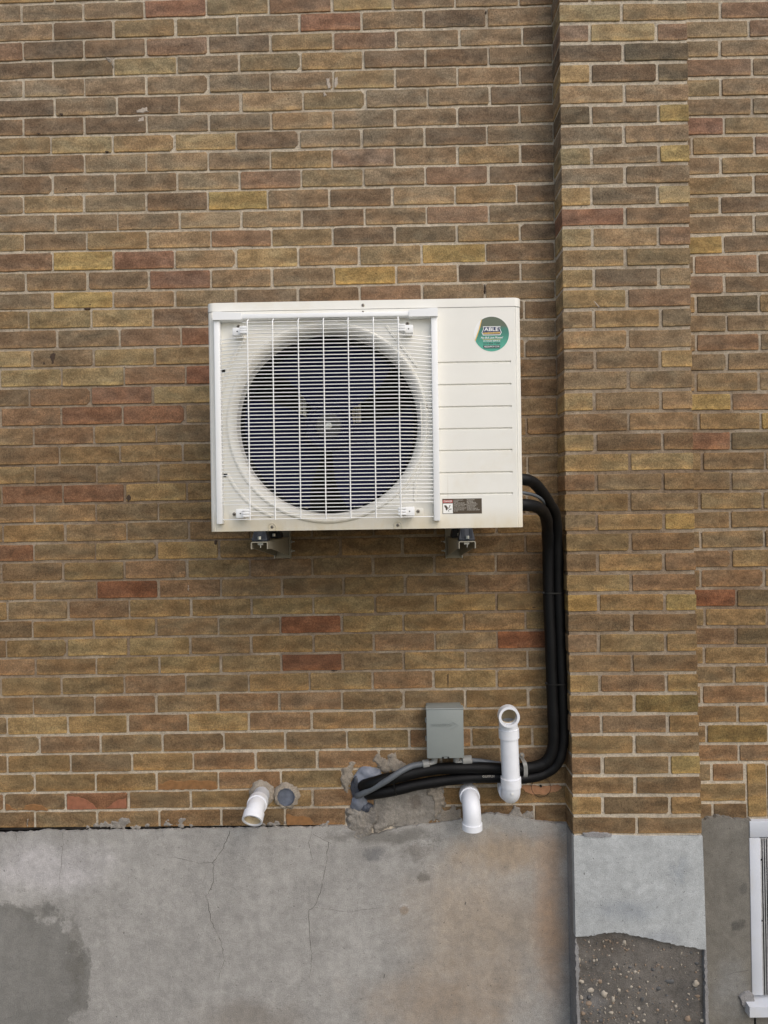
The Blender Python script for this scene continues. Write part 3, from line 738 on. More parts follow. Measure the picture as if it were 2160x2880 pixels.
crack([(925, 2368), (915, 2440), (900, 2510), (885, 2550), (868, 2560), (870, 2640), (878, 2690), (870, 2750)], 2.4, FD, fw, 3)
crack([(885, 2552), (980, 2565), (1100, 2548)], 1.2, FD, fw, 4)
crack([(876, 2336), (868, 2380), (880, 2420)], 1.6, FD, fw, 5)
crack([(930, 2372), (880, 2345)], 1.6, FD, fw, 6)
crack([(45, 2345), (46, 2366)], 2.0, FD, fw, 7)
crack([(178, 2340), (175, 2420), (165, 2500)], 1.2, FD, fw, 8)
crack([(1310, 2536), (1308, 2544)], 6, FD, fw, 9)
crack([(1082, 2740), (1079, 2752)], 5, FD, fw, 10)
for i, (x, y, rx, ry) in enumerate([(1135, 2560, 16, 17), (1210, 2445, 20, 13), (1185, 2385, 32, 24), (1225, 2365, 26, 16)]):
    pl = [(x + rx * math.cos(a * 0.5236), y + ry * math.sin(a * 0.5236)) for a in range(12)]
    sheet('flake', pl, FD - .002, FD + 0.0012, M['parge'], fw, 2.6, 5, i + 40)

# pilaster base
pb = thing('pilaster_base', P(1800, 3000, PD / 2), 'pale grey rendered pilaster base whose broken edge bares dark pebbly concrete', 'pilaster base')
EB_L = [(2350, 1612.5), (2880, 1623), (3060, 1627)]; EB_R = [(2350, 1977), (2520, 1983), (2880, 1993), (3060, 1997)]
c0, c1 = P(1613, 2352, PD), P(1977, 2352, PD); c2, c3 = P(1626, GZ, PD), P(1996, GZ, PD)
core = MB(); ag = 0.014
# exposed concrete body with rough front
vs_ = []; nx, nz = 46, 80
for k in range(nz + 1):
    for i in range(nx + 1):
        u, v = i / nx, k / nz; py = lerp(2352, GZ, v); px = lerp(interp(py, EB_L) + 1.5, interp(py, EB_R) - 1.5, u)
        p = P(px, py, PD - ag); p.y += (mnoise.noise(Vector((p.x * 70, 0, p.z * 70))) * 0.0035 + mnoise.noise(Vector((p.x * 22, 5, p.z * 22))) * 0.004)
        vs_.append(p)
fs = [[k * (nx + 1) + i, k * (nx + 1) + i + 1, (k + 1) * (nx + 1) + i + 1, (k + 1) * (nx + 1) + i] for k in range(nz) for i in range(nx)]
core.add(vs_, fs).build('old_concrete', M['aggregate'], pb, 180)
sd_ = MB()
sd_.add([P(1612.5, 2352, PD), P(1626, GZ, PD), Vector((P(1626, GZ, PD).x, 0.0, P(1626, GZ, PD).z)), Vector((P(1612.5, 2352, PD).x, 0.0, P(1612.5, 2352, PD).z))], [[0, 1, 2, 3]])
o = sd_.build('return_face', M['return'], pb)
sd2 = MB(); sd2.add([P(1977, 2352, PD), P(1996, GZ, PD), Vector((P(1996, GZ, PD).x, 0.0, P(1996, GZ, PD).z)), Vector((P(1977, 2352, PD).x, 0.0, P(1977, 2352, PD).z))], [[0, 1, 2, 3]])
sd2.build('return_face', M['return'], pb)
brk = [(1623, 2636), (1650, 2632), (1679, 2627), (1715, 2622.5), (1741, 2622), (1762, 2626), (1780, 2632), (1813, 2637), (1849, 2647), (1893, 2656), (1936, 2664), (1969, 2671), (1988, 2672.5)]
poly = [(1612.5, 2353)] + [(1690, 2349), (1800, 2351), (1977, 2352)] + [(1983, 2520), (1988, 2672.5)] + jag(list(reversed(brk)), 1.4, 7, 5)[:-8] + [(1618, 2634)]
poly = [(1612.5, 2352), (1690, 2349), (1800, 2352), (1977, 2352), (1983, 2520), (1987.5, 2671)] + jag(list(reversed(brk))[1:-1], 1.5, 7, 5, keep=[10]) + [(1618, 2635)]
slab(poly, PD - ag - 0.006, PD + 0.003, 0.0012).build('render_coat', M['plaster'], pb)
poly = jag([(1981, 2672), (1988, 2672), (1995, 2880), (1996, GZ), (1986, GZ), (1984, 2880)], 1.0, 8, 6)
slab(poly, PD - ag - 0.006, PD + 0.001, 0.001).build('render_strip', M['return'], pb)
poly = jag([(1622, 2640), (1630, 2700), (1627, 2790), (1634, 2880), (1634, GZ), (1627, GZ), (1623, 2880), (1620, 2760), (1618, 2640)], 1.2, 8, 8)
slab(poly, PD - ag - 0.006, PD, 0.001).build('render_strip', M['return'], pb)
sheet('mortar_lip', [(1640, 2345), (1665, 2342), (1700, 2343), (1722, 2348), (1720, 2356), (1690, 2358), (1645, 2354)], PD - .004, PD + 0.006, M['return'], pb, 1.0, 6, 3)
# pebbles
def pebble(name, px, py, rx, ry, d, mat, parent, seed):
    rnd = random.Random(seed); bm = bmesh.new(); bmesh.ops.create_icosphere(bm, subdivisions=2, radius=1)
    k = 0.0012; rot = Matrix.Rotation(rnd.uniform(0, 3), 3, 'Y'); c = P(px, py, d)
    for v in bm.verts:
        nn = mnoise.noise(v.co * 1.5 + Vector((seed * 3.7, 0, 0))) * 0.45 + mnoise.noise(v.co * 4 + Vector((seed * 1.7, 3, 0))) * 0.14
        w = rot @ (v.co * (1 + nn)); v.co = c + Vector((w.x * rx * k, w.y * min(rx, ry) * k * 0.62, w.z * ry * k))
    MB().bm(bm).build(name, mat, parent, 60)
pe = [(1660, 2785, 9, 7, 'pebble'), (1699, 2794, 9, 11, 'pebble'), (1688, 2760, 6, 6, 'pebble_brown'), (1636, 2760, 8, 6, 'pebble'), (1756, 2650, 6, 7, 'pebble'), (1889, 2693, 4, 4, 'pebble'), (1836, 2727, 6, 4, 'pebble_dark'),
      (1883, 2760, 16, 6, 'pebble_dark'), (1852, 2780, 7, 6, 'pebble_dark'), (1956, 2765, 9, 9, 'pebble'), (1807, 2809, 6, 8, 'pebble_dark'), (1657, 2805, 8, 7, 'pebble_dark'), (1655, 2822, 10, 7, 'pebble_brown'), (1724, 2810, 6, 8, 'pebble'),
      (1719, 2848, 7, 5, 'pebble'), (1741, 2785, 5, 5, 'pebble'), (1786, 2733, 5, 5, 'pebble'), (1962, 2800, 8, 6, 'pebble_brown'), (1934, 2865, 9, 8, 'pebble_brown'), (1975, 2870, 7, 6, 'pebble'), (1796, 2836, 5, 5, 'pebble'), (1810, 2870, 5, 5, 'pebble'),
      (1670, 2702, 4, 4, 'pebble'), (1679, 2700, 4, 4, 'pebble'), (1727, 2725, 5, 4, 'pebble_brown'), (1775, 2775, 5, 4, 'pebble'), (1716, 2828, 5, 5, 'pebble'), (1629, 2700, 4, 7, 'pebble'), (1960, 2710, 6, 5, 'pebble_dark'), (1772, 2720, 5, 4, 'pebble_dark'),
      (1640, 2850, 6, 6, 'pebble_brown'), (1690, 2870, 6, 6, 'pebble_dark'), (1850, 2840, 5, 4, 'pebble_brown'), (1900, 2830, 5, 5, 'pebble'), (1635, 2805, 5, 6, 'pebble'), (1862, 2720, 4, 4, 'pebble_brown'), (1745, 2740, 4, 3, 'pebble'), (1780, 2865, 6, 4, 'pebble_dark')]
for i, (x, y, a, b, mt) in enumerate(pe): pebble('pebble', x, y, a, b, PD - ag - 0.0005, M[mt], pb, i)
rnd = random.Random(21); fines = {'pebble': MB(), 'pebble_brown': MB(), 'pebble_dark': MB()}
for i in range(1500):
    x = rnd.uniform(1632, 1982); y = rnd.uniform(2640, 2960)
    if y < interp(x, brk) + 8 or rnd.random() < (0.5 if x > 1800 else 0.1): continue
    r = 0.0009 + 0.0036 * rnd.random() ** 3; c = P(x, y, PD - ag + 0.0002); bm = bmesh.new(); bmesh.ops.create_icosphere(bm, subdivisions=1, radius=r)
    for v in bm.verts: v.co *= rnd.uniform(0.75, 1.2)
    fines[rnd.choice(('pebble', 'pebble_brown', 'pebble_brown', 'pebble_dark'))].bm(bm, Matrix.Translation(c) @ Matrix.Rotation(rnd.uniform(0, 3), 4, 'Y') @ Matrix.Diagonal((rnd.uniform(.7, 1.6), .8, rnd.uniform(.6, 1.2), 1)))
for k_, m_ in fines.items():
    o = m_.build('fine_gravel', M[k_], pb, 60); o['kind'] = 'stuff'

# foundation to the right, with its window
fr_ = thing('foundation_wall', P(2050, 3000, 0), 'dark grey parged foundation strip between the pilaster base and the window frame', 'foundation wall')
poly = jag([(1945, 2312), (1975, 2306), (1990, 2300), (2020, 2296), (2050, 2300), (2085, 2304), (2112, 2306)], 2.4, 6, 9)[:-1]
poly = jag([(1945, 2312), (1975, 2306), (1990, 2300), (2020, 2294), (2050, 2299), (2085, 2304), (2114, 2306), (2122, 2830), (2122, GZ), (1945, GZ)], 2.2, 6, 9, keep=[6, 7, 8, 9])
slab(poly, -0.02, FD, 0.002).build('parging', M['parge_right'], fr_)
sheet('sill_patch', [(2080, 2805), (2092, 2796), (2110, 2790), (2122, 2800), (2122, 2842), (2098, 2838), (2086, 2826)], FD - .003, FD + 0.008, M['return'], fr_, 1.6, 6, 14)
MB().box((P(2122, 2880, 0).x, -0.012, 0.0), (P(3000, 2880, 0).x, 0.05, P(2140, 2846, 0.0).z)).build('parging_below_sill', M['parge_right'], fr_)
crack([(2045, 2742), (2070, 2735), (2108, 2728)], 2.0, FD, fr_, 12)

wf = thing('basement_window', P(2300, 2830, 0.01), 'white basement window frame with grey track and projecting sill at the lower right edge', 'window')
def win_box(name, x0, y0, x1, y1, d0, d1, mat, parent, bev=0.002):
    a, b = P(x0, y1, d1), P(x1, y0, d1)
    return MB().box((a.x, -d1, a.z), (b.x, -d0, b.z), bev).build(name, mat, parent, 40)
XR = 2640
win_box('jamb', 2116, 2357, 2138, 2800, -0.06, 0.015, M['frame'], wf)
win_box('head', 2109.5, 2303, XR, 2355.5, -0.06, 0.0155, M['frame'], wf)
win_box('jamb', XR - 26, 2357, XR, 2800, -0.06, 0.015, M['frame'], wf)
a = P(2109, 2862, 0.042); b = P(XR + 20, 2833, 0.042); b.z = P(2109, 2833, 0.042).z
sl = MB(); zf0, zf1, zb1 = a.z, b.z, b.z + 0.012
sl.add([(a.x, -0.042, zf0), (b.x, -0.042, zf0), (b.x, -0.042, zf1), (a.x, -0.042, zf1), (a.x - .004, 0.03, zf0), (b.x, 0.03, zf0), (b.x, 0.03, zb1), (a.x - .004, 0.03, zb1)],
       [[0, 1, 2, 3], [3, 2, 6, 7], [0, 3, 7, 4], [1, 5, 6, 2], [4, 7, 6, 5], [0, 4, 5, 1]])
sl.build('sill', M['frame'], wf)
tr = win_box('track', 2139, 2357, 2172, 2800, -0.05, 0.010, M['screen'], wf, 0.001)
for i in range(5): win_box('rib', 2142 + i * 6.4, 2358, 2145 + i * 6.4, 2799, 0.008, 0.0118, M['screen'], tr, 0.0006)
for y in (2417, 2588, 2752):
    MB().lathe([(0.0035, 0), (0.0035, 0.003), (0.002, 0.004)], P(2141, y, 0.010), (0, -1, 0), 10).build('rivet', M['black'], tr)
win_box('pane', 2173, 2356, XR - 27, 2802, -0.052, -0.046, M['glass'], wf, 0.0)

# ------------------------------------------------------------------ wall repairs and marks (parts of the long wall)
def wsheet(name, poly, th, mat, amp=1.6, seed=0, n=5, base=-0.004, parent=None):
    if name in ('concrete_patch', 'mortar_smear'):
        thin = mat.name == 'grey_cement_smear'
        return lumpy(name, poly, th * (0.8 if thin else 1.0), mat, parent or wall, seed, 7.0 if thin else 6.0, 6.0 if thin else 9.0, 2.6, -0.0045, 0.9 if thin else 0.5)
    return sheet(name, poly, base, th, mat, parent or wall, amp, n, seed)
def wpoly(x0, y0, s, pts): return [(x0 + x / s, y0 + y / s) for x, y in pts]
# cement patch under the pipes
wsheet('concrete_patch', wpoly(600, 1840, 2.37, [(1060, 1000), (1075, 905), (1230, 890), (1400, 870), (1530, 860), (1545, 960), (1535, 1060), (1500, 1100), (1440, 1130), (1330, 1150), (1200, 1145), (1080, 1180), (1060, 1100)]), 0.005, M['patch'], 2.0, 1)
wsheet('concrete_patch', wpoly(600, 1840, 2.37, [(890, 1030), (960, 1010), (1085, 1020), (1092, 1090), (1060, 1170), (1040, 1215), (965, 1245), (905, 1190), (892, 1110)]), 0.012, M['patch'], 3.0, 2, 4)
wsheet('concrete_patch', wpoly(600, 1840, 2.37, [(1400, 870), (1460, 890), (1530, 870), (1540, 1000), (1490, 1090), (1460, 1110), (1470, 1000)]), 0.011, M['smear'], 2.4, 3)
wsheet('mortar_smear', wpoly(600, 1840, 2.37, [(1070, 715), (1095, 655), (1130, 680), (1160, 720), (1165, 665), (1215, 662), (1220, 705), (1260, 720), (1290, 740), (1400, 735), (1330, 760), (1230, 790), (1140, 795), (1100, 745)]), 0.006, M['smear'], 2.6, 4)
wsheet('mortar_smear', wpoly(600, 1840, 2.37, [(865, 770), (900, 745), (915, 705), (945, 730), (930, 770), (925, 830), (900, 920), (870, 910), (850, 840)]), 0.006, M['smear'], 2.6, 5)
wsheet('mortar_smear', wpoly(600, 1840, 2.37, [(700, 1125), (770, 1118), (760, 1150), (720, 1148)]), 0.006, M['light_smear'], 1.6, 6)
wsheet('mortar_smear', wpoly(600, 1840, 2.37, [(330, 1130), (420, 1115), (480, 1120), (470, 1140), (340, 1146)]), 0.004, M['light_smear'], 1.6, 7)
wsheet('mortar_smear', wpoly(0, 1840, 2.37, [(530, 1165), (640, 1130), (700, 1115), (790, 1120), (800, 1075), (835, 1070), (850, 1100), (900, 1125), (860, 1140), (1000, 1135), (960, 1165), (760, 1165), (640, 1170)]), 0.003, M['light_smear'], 2.2, 8)
wsheet('mortar_smear', wpoly(0, 1840, 2.37, [(1090, 1130), (1110, 1095), (1170, 1070), (1230, 1075), (1245, 1110), (1220, 1130), (1330, 1140), (1200, 1150), (1100, 1150)]), 0.003, M['light_smear'], 2.4, 9)
wsheet('mortar_smear', wpoly(600, 1840, 2.37, [(1520, 1040), (1620, 1010), (1650, 1060), (1650, 1130), (1540, 1130), (1480, 1120)]), 0.005, M['smear'], 2.2, 10)
wsheet('mortar_smear', [(1432, 2290), (1444, 2268), (1462, 2270), (1468, 2288), (1495, 2282), (1500, 2300), (1460, 2308), (1436, 2306)], 0.004, M['light_smear'], 2.4, 11)
# the broken corner above the left wall course and small chips
wsheet('mortar_smear', [(302, 163), (322, 162), (321, 190), (317, 192)], 0.0015, M['smear'], 0.8, 12)
# spalled faces
wsheet('spall', [(1466, 2213), (1478, 2209), (1520, 2212), (1572, 2209), (1581, 2216), (1570, 2226), (1548, 2230), (1530, 2236), (1500, 2236), (1478, 2228)], 0.0015, M['spall'], 1.2, 20)
wsheet('spall', wpoly(0, 1840, 2.37, [(150, 1040), (165, 1010), (215, 998), (270, 1005), (310, 1030), (318, 1045)]), 0.0012, M['spall_brown'], 1.2, 21)
wsheet('spall', wpoly(0, 1840, 2.37, [(36, 1000), (60, 1005), (80, 1030), (120, 1042), (36, 1044)]), 0.0012, M['spall_brown'], 1.2, 22)
wsheet('spall', wpoly(0, 1840, 2.37, [(446, 940), (500, 950), (560, 960), (620, 995), (650, 1035), (446, 1038)]), 0.0012, M['spall_red'], 1.2, 23)
wsheet('spall', wpoly(0, 1840, 2.37, [(700, 1030), (750, 990), (800, 965), (842, 955), (844, 1028)]), 0.0012, M['spall_red'], 1.2, 24)
wsheet('spall', wpoly(600, 1840, 2.37, [(486, 1062), (560, 1080), (640, 1085), (672, 1120), (650, 1138), (490, 1140)]), 0.0012, M['spall_brown'], 1.6, 25)
wsheet('spall', wpoly(0, 1840, 2.37, [(1052, 905), (1052, 870), (1130, 840), (1180, 850), (1270, 840), (1440, 850), (1444, 902)]), 0.0012, M['spall_brown'], 1.4, 26)
# soot, holes and scuffs
wsheet('stain', [(140, 996), (150, 991), (157, 994), (154, 1008), (151, 1022), (145, 1023), (142, 1012)], 0.0014, M['soot'], 1.6, 30, 3)
wsheet('stain', [(120, 1018), (127, 1020), (124, 1026), (119, 1025)], 0.0014, M['soot'], 1.0, 31, 3)
for i, (x, y, rx, ry) in enumerate([(172, 321, 7, 3.5), (108, 376, 7, 3.5), (300, 426, 6, 3), (361, 1401, 7, 10), (245, 868, 9, 4), (606, 1526, 4, 7), (1502, 1709, 7, 2.5), (940, 1886, 9, 2.5), (1367, 33, 2, 5), (1364, 812, 2, 14), (253, 856, 3, 2), (185, 530, 2, 2)]):
    wsheet('chip_hole', [(x + rx * math.cos(a * 0.785), y + ry * math.sin(a * 0.785)) for a in range(8)], 0.0016, M['soot'], 0.9, 50 + i, 3)
wsheet('stain', [(1258.5, 1897), (1261, 1893), (1262, 1897), (1261.2, 1930), (1259.4, 1930)], 0.0014, M['soot'], 0.3, 34, 6)
for i, pl in enumerate([[(917, 220), (928, 216), (929, 248), (922, 250), (918, 236)], [(941, 218), (950, 215), (951, 236), (946, 247), (941, 246)], [(908, 262), (914, 258), (918, 268), (910, 272)], [(390, 330), (405, 327), (404, 340), (388, 342)], [(383, 310), (412, 300), (420, 314), (384, 317)], [(74, 2320), (78, 2303), (79, 2304), (77, 2326)], [(529, 1645), (531, 1645), (530, 1663), (529, 1663)]]):
    wsheet('scuff', pl, 0.0012, M['chalk'], 1.6, 60 + i, 2.5)
for i, pl in enumerate([[(1668, 846), (1674, 847), (1687, 863), (1684, 865)]]):
    sheet('scuff', pl, PD - .002, PD + 0.0012, M['chalk'], pil, 0.5, 4, 70 + i)
# cored circle with its pilot hole
c = P(1522, 2214, 0.001); r = 27 * 0.00125
MB().tube([c + Vector((r * math.cos(a * math.pi / 24), -0.0004, r * math.sin(a * math.pi / 24))) for a in range(49)], 0.0009, 6).build('scribed_ring', M['soot'], wall, 60)
MB().lathe([(0.0042, -0.004), (0.0042, 0.0022)], P(1521, 2211, 0), (0, -1, 0), 12).build('pilot_hole', M['screw_dark'], wall)

# ------------------------------------------------------------------ outdoor unit
UD = 0.42
bl, br = P(591, 1499.5, UD), P(1474, 1486.5, UD)
roll_u = math.atan2(br.z - bl.z, br.x - bl.x)
ubase = (bl + br) / 2
unit = thing('outdoor_air_unit', ubase, 'white box-shaped outdoor air unit with round caged fan mounted on the brick wall', 'air conditioner', rot=(0, -roll_u, 0))
UM = (Matrix.Translation(ubase) @ Matrix.Rotation(-roll_u, 4, 'Y')); UI = UM.inverted()
def U(px, py, w=0.0):
    """local coordinates on the unit; w = metres in front of its face"""
    return UI @ P(px, py, UD + w)
W = (br - bl).length; HW = W / 2; DEP = 0.32
HT = U(600, 851, 0).z                # full height
LIDZ = U(600, 876.5, 0).z            # lid seam
CR = 0.020
def outline(hw, y0, y1, cr, ribs=True, n=16):
    """plan outline, counter-clockwise from back left; front is y = y0"""
    pts = [(-hw, y1)]
    for i in range(n + 1):
        a = i / n; th = math.pi + a * math.pi / 2
        rr = cr * (1 - (0.075 if (ribs and i % 4 in (2,)) else 0))
        pts.append((-hw + cr + rr * math.cos(th), y0 + cr + rr * math.sin(th)))
    for i in range(n + 1):
        a = i / n; th = -math.pi / 2 + a * math.pi / 2
        rr = cr * (1 - (0.075 if (ribs and i % 4 in (2,)) else 0))
        pts.append((hw - cr + rr * math.cos(th), y0 + cr + rr * math.sin(th)))
    pts.append((hw, y1)); return pts
ol = outline(HW, 0.0, DEP, CR)
body = MB(); n = len(ol)
fi0, fi1 = 17, 18                    # the front run between these outline points is left open for the front panel
ring0 = [(x, y, 0.004) for x, y in ol]; ring1 = [(x, y, LIDZ - 0.001) for x, y in ol]
body.add(ring0 + ring1, [[i, (i + 1) % n, n + (i + 1) % n, n + i] for i in range(n) if i != fi0])
body.build('casing', M['ivory'], unit, 25)
MB().add([(x, y, 0.0045) for x, y in ol], [list(range(n))]).build('base_pan', M['ivory'], unit)
lid = MB(); lo = outline(HW + 0.0012, -0.0012, DEP, CR + 0.001, False); l1 = outline(HW + 0.0008, -0.0008, DEP, CR, False); l2 = outline(HW - 0.004, 0.004, DEP - .003, CR, False)
lid.rings([[(x, y, LIDZ) for x, y in lo], [(x, y, HT - 0.006) for x, y in lo], [(x, y, HT - 0.002) for x, y in l1], [(x, y, HT) for x, y in l2]], True, True, True)
lid.build('lid', M['ivory'], unit, 30)

# front panel with the round opening
XL, XR_ = -HW + CR, HW - CR; XS = U(1231, 1180).x; ZT = LIDZ - 0.001; ZB = 0.004
fc = U(920.5, 1188, 0); k_u = (U(1120, 1188).x - U(920, 1188).x) / 200.0
R0, RH = 285 * k_u, 257 * k_u
angs = sorted(set([i * 2 * math.pi / 120 for i in range(120)] + [math.atan2(z - fc.z, x - fc.x) % (2 * math.pi) for x in (XL, XS) for z in (ZB, ZT)]))
outer = []
for a in angs:
    cx, cz = math.cos(a), math.sin(a); t = 9
    if cx > 1e-9: t = min(t, (XS - fc.x) / cx)
    if cx < -1e-9: t = min(t, (XL - fc.x) / cx)
    if cz > 1e-9: t = min(t, (ZT - fc.z) / cz)
    if cz < -1e-9: t = min(t, (ZB - fc.z) / cz)
    outer.append((fc.x + cx * t, 0.0, fc.z + cz * t))
def circ(r, y): return [(fc.x + r * math.cos(a), y, fc.z + r * math.sin(a)) for a in angs]
fp = MB(); prof = [(R0, 0.0), (R0 - 0.003, -0.0045), (R0 - 0.007, -0.006), (R0 - 0.011, -0.0052), (R0 - 0.017, -0.001), (R0 - 0.0225, 0.006), (R0 - 0.0275, 0.015), (RH + 0.002, 0.025), (RH, 0.04), (RH - .001, 0.055)]
fp.rings([outer] + [circ(r, y) for r, y in prof], True, False, False)
fp.build('front_panel', M['ivory'], unit, 30)
# grooved service panel on the right
gy = [(1019.4, 1016.6), (1082, 1079.5), (1144.6, 1142), (1207, 1203.6), (1267.6, 1264.8), (1330, 1327), (1389, 1387.7)]
gz = [U(1330, (a + b) / 2).z for a, b in gy]
prof = [(0.0, ZT)]
for z in gz: prof += [(0.0, z + 0.0022), (0.0045, z + 0.0012), (0.0045, z - 0.0004), (0.0002, z - 0.0042)]
prof += [(0.0, ZB)]
xg = U(1440, 1200).x
sp = MB(); 
sp.add([(XS, y, z) for y, z in prof] + [(xg, y, z) for y, z in prof], [[i, i + 1, len(prof) + i + 1, len(prof) + i] for i in range(len(prof) - 1)])
flat = [(xg, 0.0, z) for y, z in prof] + [(XR_, 0.0, z) for y, z in prof]
sp.add(flat, [[i, i + 1, len(prof) + i + 1, len(prof) + i] for i in range(len(prof) - 1)])
for j in range(len(gz)):
    idx = 1 + 4 * j
    for x in (xg,): sp.add([(x, *prof[idx + q]) for q in range(4)], [[0, 1, 2, 3]])
sp.build('service_panel', M['ivory'], unit)

# duct, coil and fan
dm = MB(); dm.rings([circ(RH - 0.0005, 0.054), circ(RH - 0.004, 0.14)], True, False, False); dm.build('fan_duct', M['duct'], unit, 60)
coil = MB(); coil.box((XL + .005, 0.255, 0.02), (XS - .01, 0.275, ZT - 0.02)); co = coil.build('coil', M['black'], unit)
for i in range(13):
    z = lerp(0.06, ZT - 0.05, i / 12); MB().tube([(XL + .03, 0.248, z), (XS - .03, 0.248, z)], 0.0035, 8).build('coil_tube', M['duct'], co, 60)
for px, wd in ((848, 3), (855, 5), (997, 3), (1003, 4), (1010, 2.5)):
    a, b = U(px - wd / 2, 1470, -0.17), U(px + wd / 2, 910, -0.17)
    MB().box((a.x, 0.165, 0.03), (b.x, 0.180, ZT - 0.03), 0.0008).build('motor_rail', M['rail'], unit, 40)
hubc = Vector((fc.x, 0.045, fc.z - 0.004))
fanp = MB().lathe([(0.073, 0.10), (0.073, 0.012), (0.069, 0.004), (0.062, 0.002), (0.058, 0.010), (0.044, 0.012), (0.041, 0.004), (0.036, 0.001), (0.0, 0.0)], hubc, (0, 1, 0), 40, True, False)
fan = fanp.build('fan', M['fan'], unit, 35)
MB().lathe([(0.0, -0.0015), (0.034, -0.0012), (0.039, 0.002), (0.039, 0.006)], hubc, (0, 1, 0), 12, False, False).build('hub_cap', M['hub'], fan, 30)
MB().lathe([(0.0, -0.014), (0.004, -0.014), (0.004, -0.009), (0.0085, -0.009), (0.0085, -0.002), (0.011, -0.002), (0.011, 0.0)], hubc, (0, 1, 0), 6, False, False).build('hub_nut', M['steel'], fan)
for cdeg in (85, 205, 325):
    bl_ = MB(); vs_ = []; na, nr = 14, 9
    for side in (0, 1):
        for i in range(nr + 1):
            for j in range(na + 1):
                t = i / nr; u = j / na; r = lerp(0.068, RH - 0.010, t)
                a = R(cdeg) + lerp(R(-48 - 10 * t), R(48 - 14 * t), u) + R(16) * t * t
                y = hubc.y + 0.012 + 0.062 * u + 0.006 * math.sin(u * math.pi) + (0.003 if side else 0)
                vs_.append((hubc.x + r * math.cos(a), y, hubc.z + r * math.sin(a)))
    w_ = na + 1; o_ = (nr + 1) * w_
    fs = []
    for i in range(nr):
        for j in range(na):
            q = [i * w_ + j, i * w_ + j + 1, (i + 1) * w_ + j + 1, (i + 1) * w_ + j]
            fs += [q, [o_ + x for x in q[::-1]]]
    bl_.add(vs_, fs).build('blade', M['fan'], fan, 40)

# raised ribs and screw tabs on the front panel
def ridge(pts, wd, ht):
    m = MB(); path = [U(x, y, 0) for x, y in pts]
    m.tube([Vector((p.x, -ht * 0.2, p.z)) for p in path], wd, 8); 
    for v in m.v: v.y = max(-ht, min(v.y, 0.002))
    m.build('rib', M['ivory'], unit, 60)
ridge([(690, 952), (668, 985), (648, 1022), (634, 1060), (625, 1100)], 0.006, 0.0035)
ridge([(1085, 915), (1114, 955), (1145, 994), (1175, 1033)], 0.004, 0.003)
ridge([(640, 1335), (662, 1372), (690, 1405), (722, 1430), (765, 1452)], 0.006, 0.0035)
ridge([(1188, 1318), (1168, 1345), (1140, 1378), (1126, 1400)], 0.004, 0.003)
ridge([(1168, 1352), (1167, 1380), (1166, 1408)], 0.004, 0.003)
ridge([(1183, 1130), (1186, 1200), (1186, 1290), (1184, 1330)], 0.0025, 0.002)
def screw(px, py, w, r=0.0052, head='screw'):
    c = U(px, py, w); s = MB().lathe([(r, 0.0), (r, 0.0016), (r * 0.75, 0.0026), (0.0, 0.0028)], c, (0, -1, 0), 16, True, False).build('screw', M[head], unit, 40)
    x = MB().box((c.x - r * .55, c.y - 0.0032, c.z - r * .12), (c.x + r * .55, c.y - 0.0027, c.z + r * .12)); x.box((c.x - r * .12, c.y - 0.0033, c.z - r * .55), (c.x + r * .12, c.y - 0.0027, c.z + r * .55))
    x.build('slot', M['screw_dark'], s)
for px, py in ((671, 919), (1146, 911), (659, 1446), (1176, 1438), (1199, 1143)):
    a, b = U(px - 14, py + 15), U(px + 14, py - 9)
    MB().box((a.x, -0.0022, a.z), (b.x, 0.001, b.z), 0.0012).build('screw_plate', M['ivory'], unit, 40)
    screw(px, py, 0.0022)
screw(1021, 858.5, 0.0012, 0.0045); screw(770, 905, 0.0, 0.002); screw(1021, 877, 0.0, 0.003)
for px, py in ((765.5, 1482), (1119, 1477)):
    c = U(px, py); pts = []
    for i in range(13): pts.append((c.x + 0.0105 * math.cos(math.pi * i / 12), -0.0003, c.z + 0.0105 * math.sin(math.pi * i / 12)))
    pts = [(c.x + 0.0105, -0.0003, ZB + .001)] + pts + [(c.x - 0.0105, -0.0003, ZB + .001)]
    MB().tube(pts, 0.0014, 6).build('tab_outline', M['ivory'], unit, 60); screw(px, py, 0.0, 0.0046)
for px, py in ((627.5, 1042.5), (633.5, 1337)):
    a, b = U(px - 6, py + 5), U(px + 6, py - 5); MB().box((a.x, -0.0006, a.z), (b.x, 0.001, b.z)).build('slot', M['black'], unit)

# wire guard: every wire a piece of its own
guard = bpy.data.objects.new('fan_guard', None); C.objects.link(guard); guard.parent = unit; guard.empty_display_size = 0.05
GW, GS = 0.046, 0.018
xa, xb = U(690, 1188, GW).x, U(1124, 1188, GW).x
xs0, xs1 = U(617, 1188, GS).x, U(1217, 1188, GS).x
ztop, zbot = U(900, 903.5, GW).z, U(900, 1457.5, GW).z
def wire_mesh(kind):
    if kind == 'full': pts = [(xs0, -GS, 0), (xs0 + 0.01, -GS - 0.002, 0), (lerp(xs0, xa, .6), -lerp(GS, GW, .75), 0), (xa - 0.004, -GW + 0.001, 0), (xa + 0.006, -GW, 0), (0.5 * (xa + xb), -GW, 0), (xb - 0.006, -GW, 0), (xb + 0.004, -GW + 0.001, 0), (lerp(xs1, xb, .6), -lerp(GS, GW, .75), 0), (xs1 - 0.01, -GS - 0.002, 0), (xs1, -GS, 0)]
    else: pts = [(xa - 0.004, -GW, 0), (0.5 * (xa + xb), -GW, 0), (xb + 0.004, -GW, 0)]
    me = MB().tube(pts, 0.0014, 6).mesh('wire', 60); me.materials.append(M['wire']); return me
wm_full, wm_short = wire_mesh('full'), wire_mesh('short')
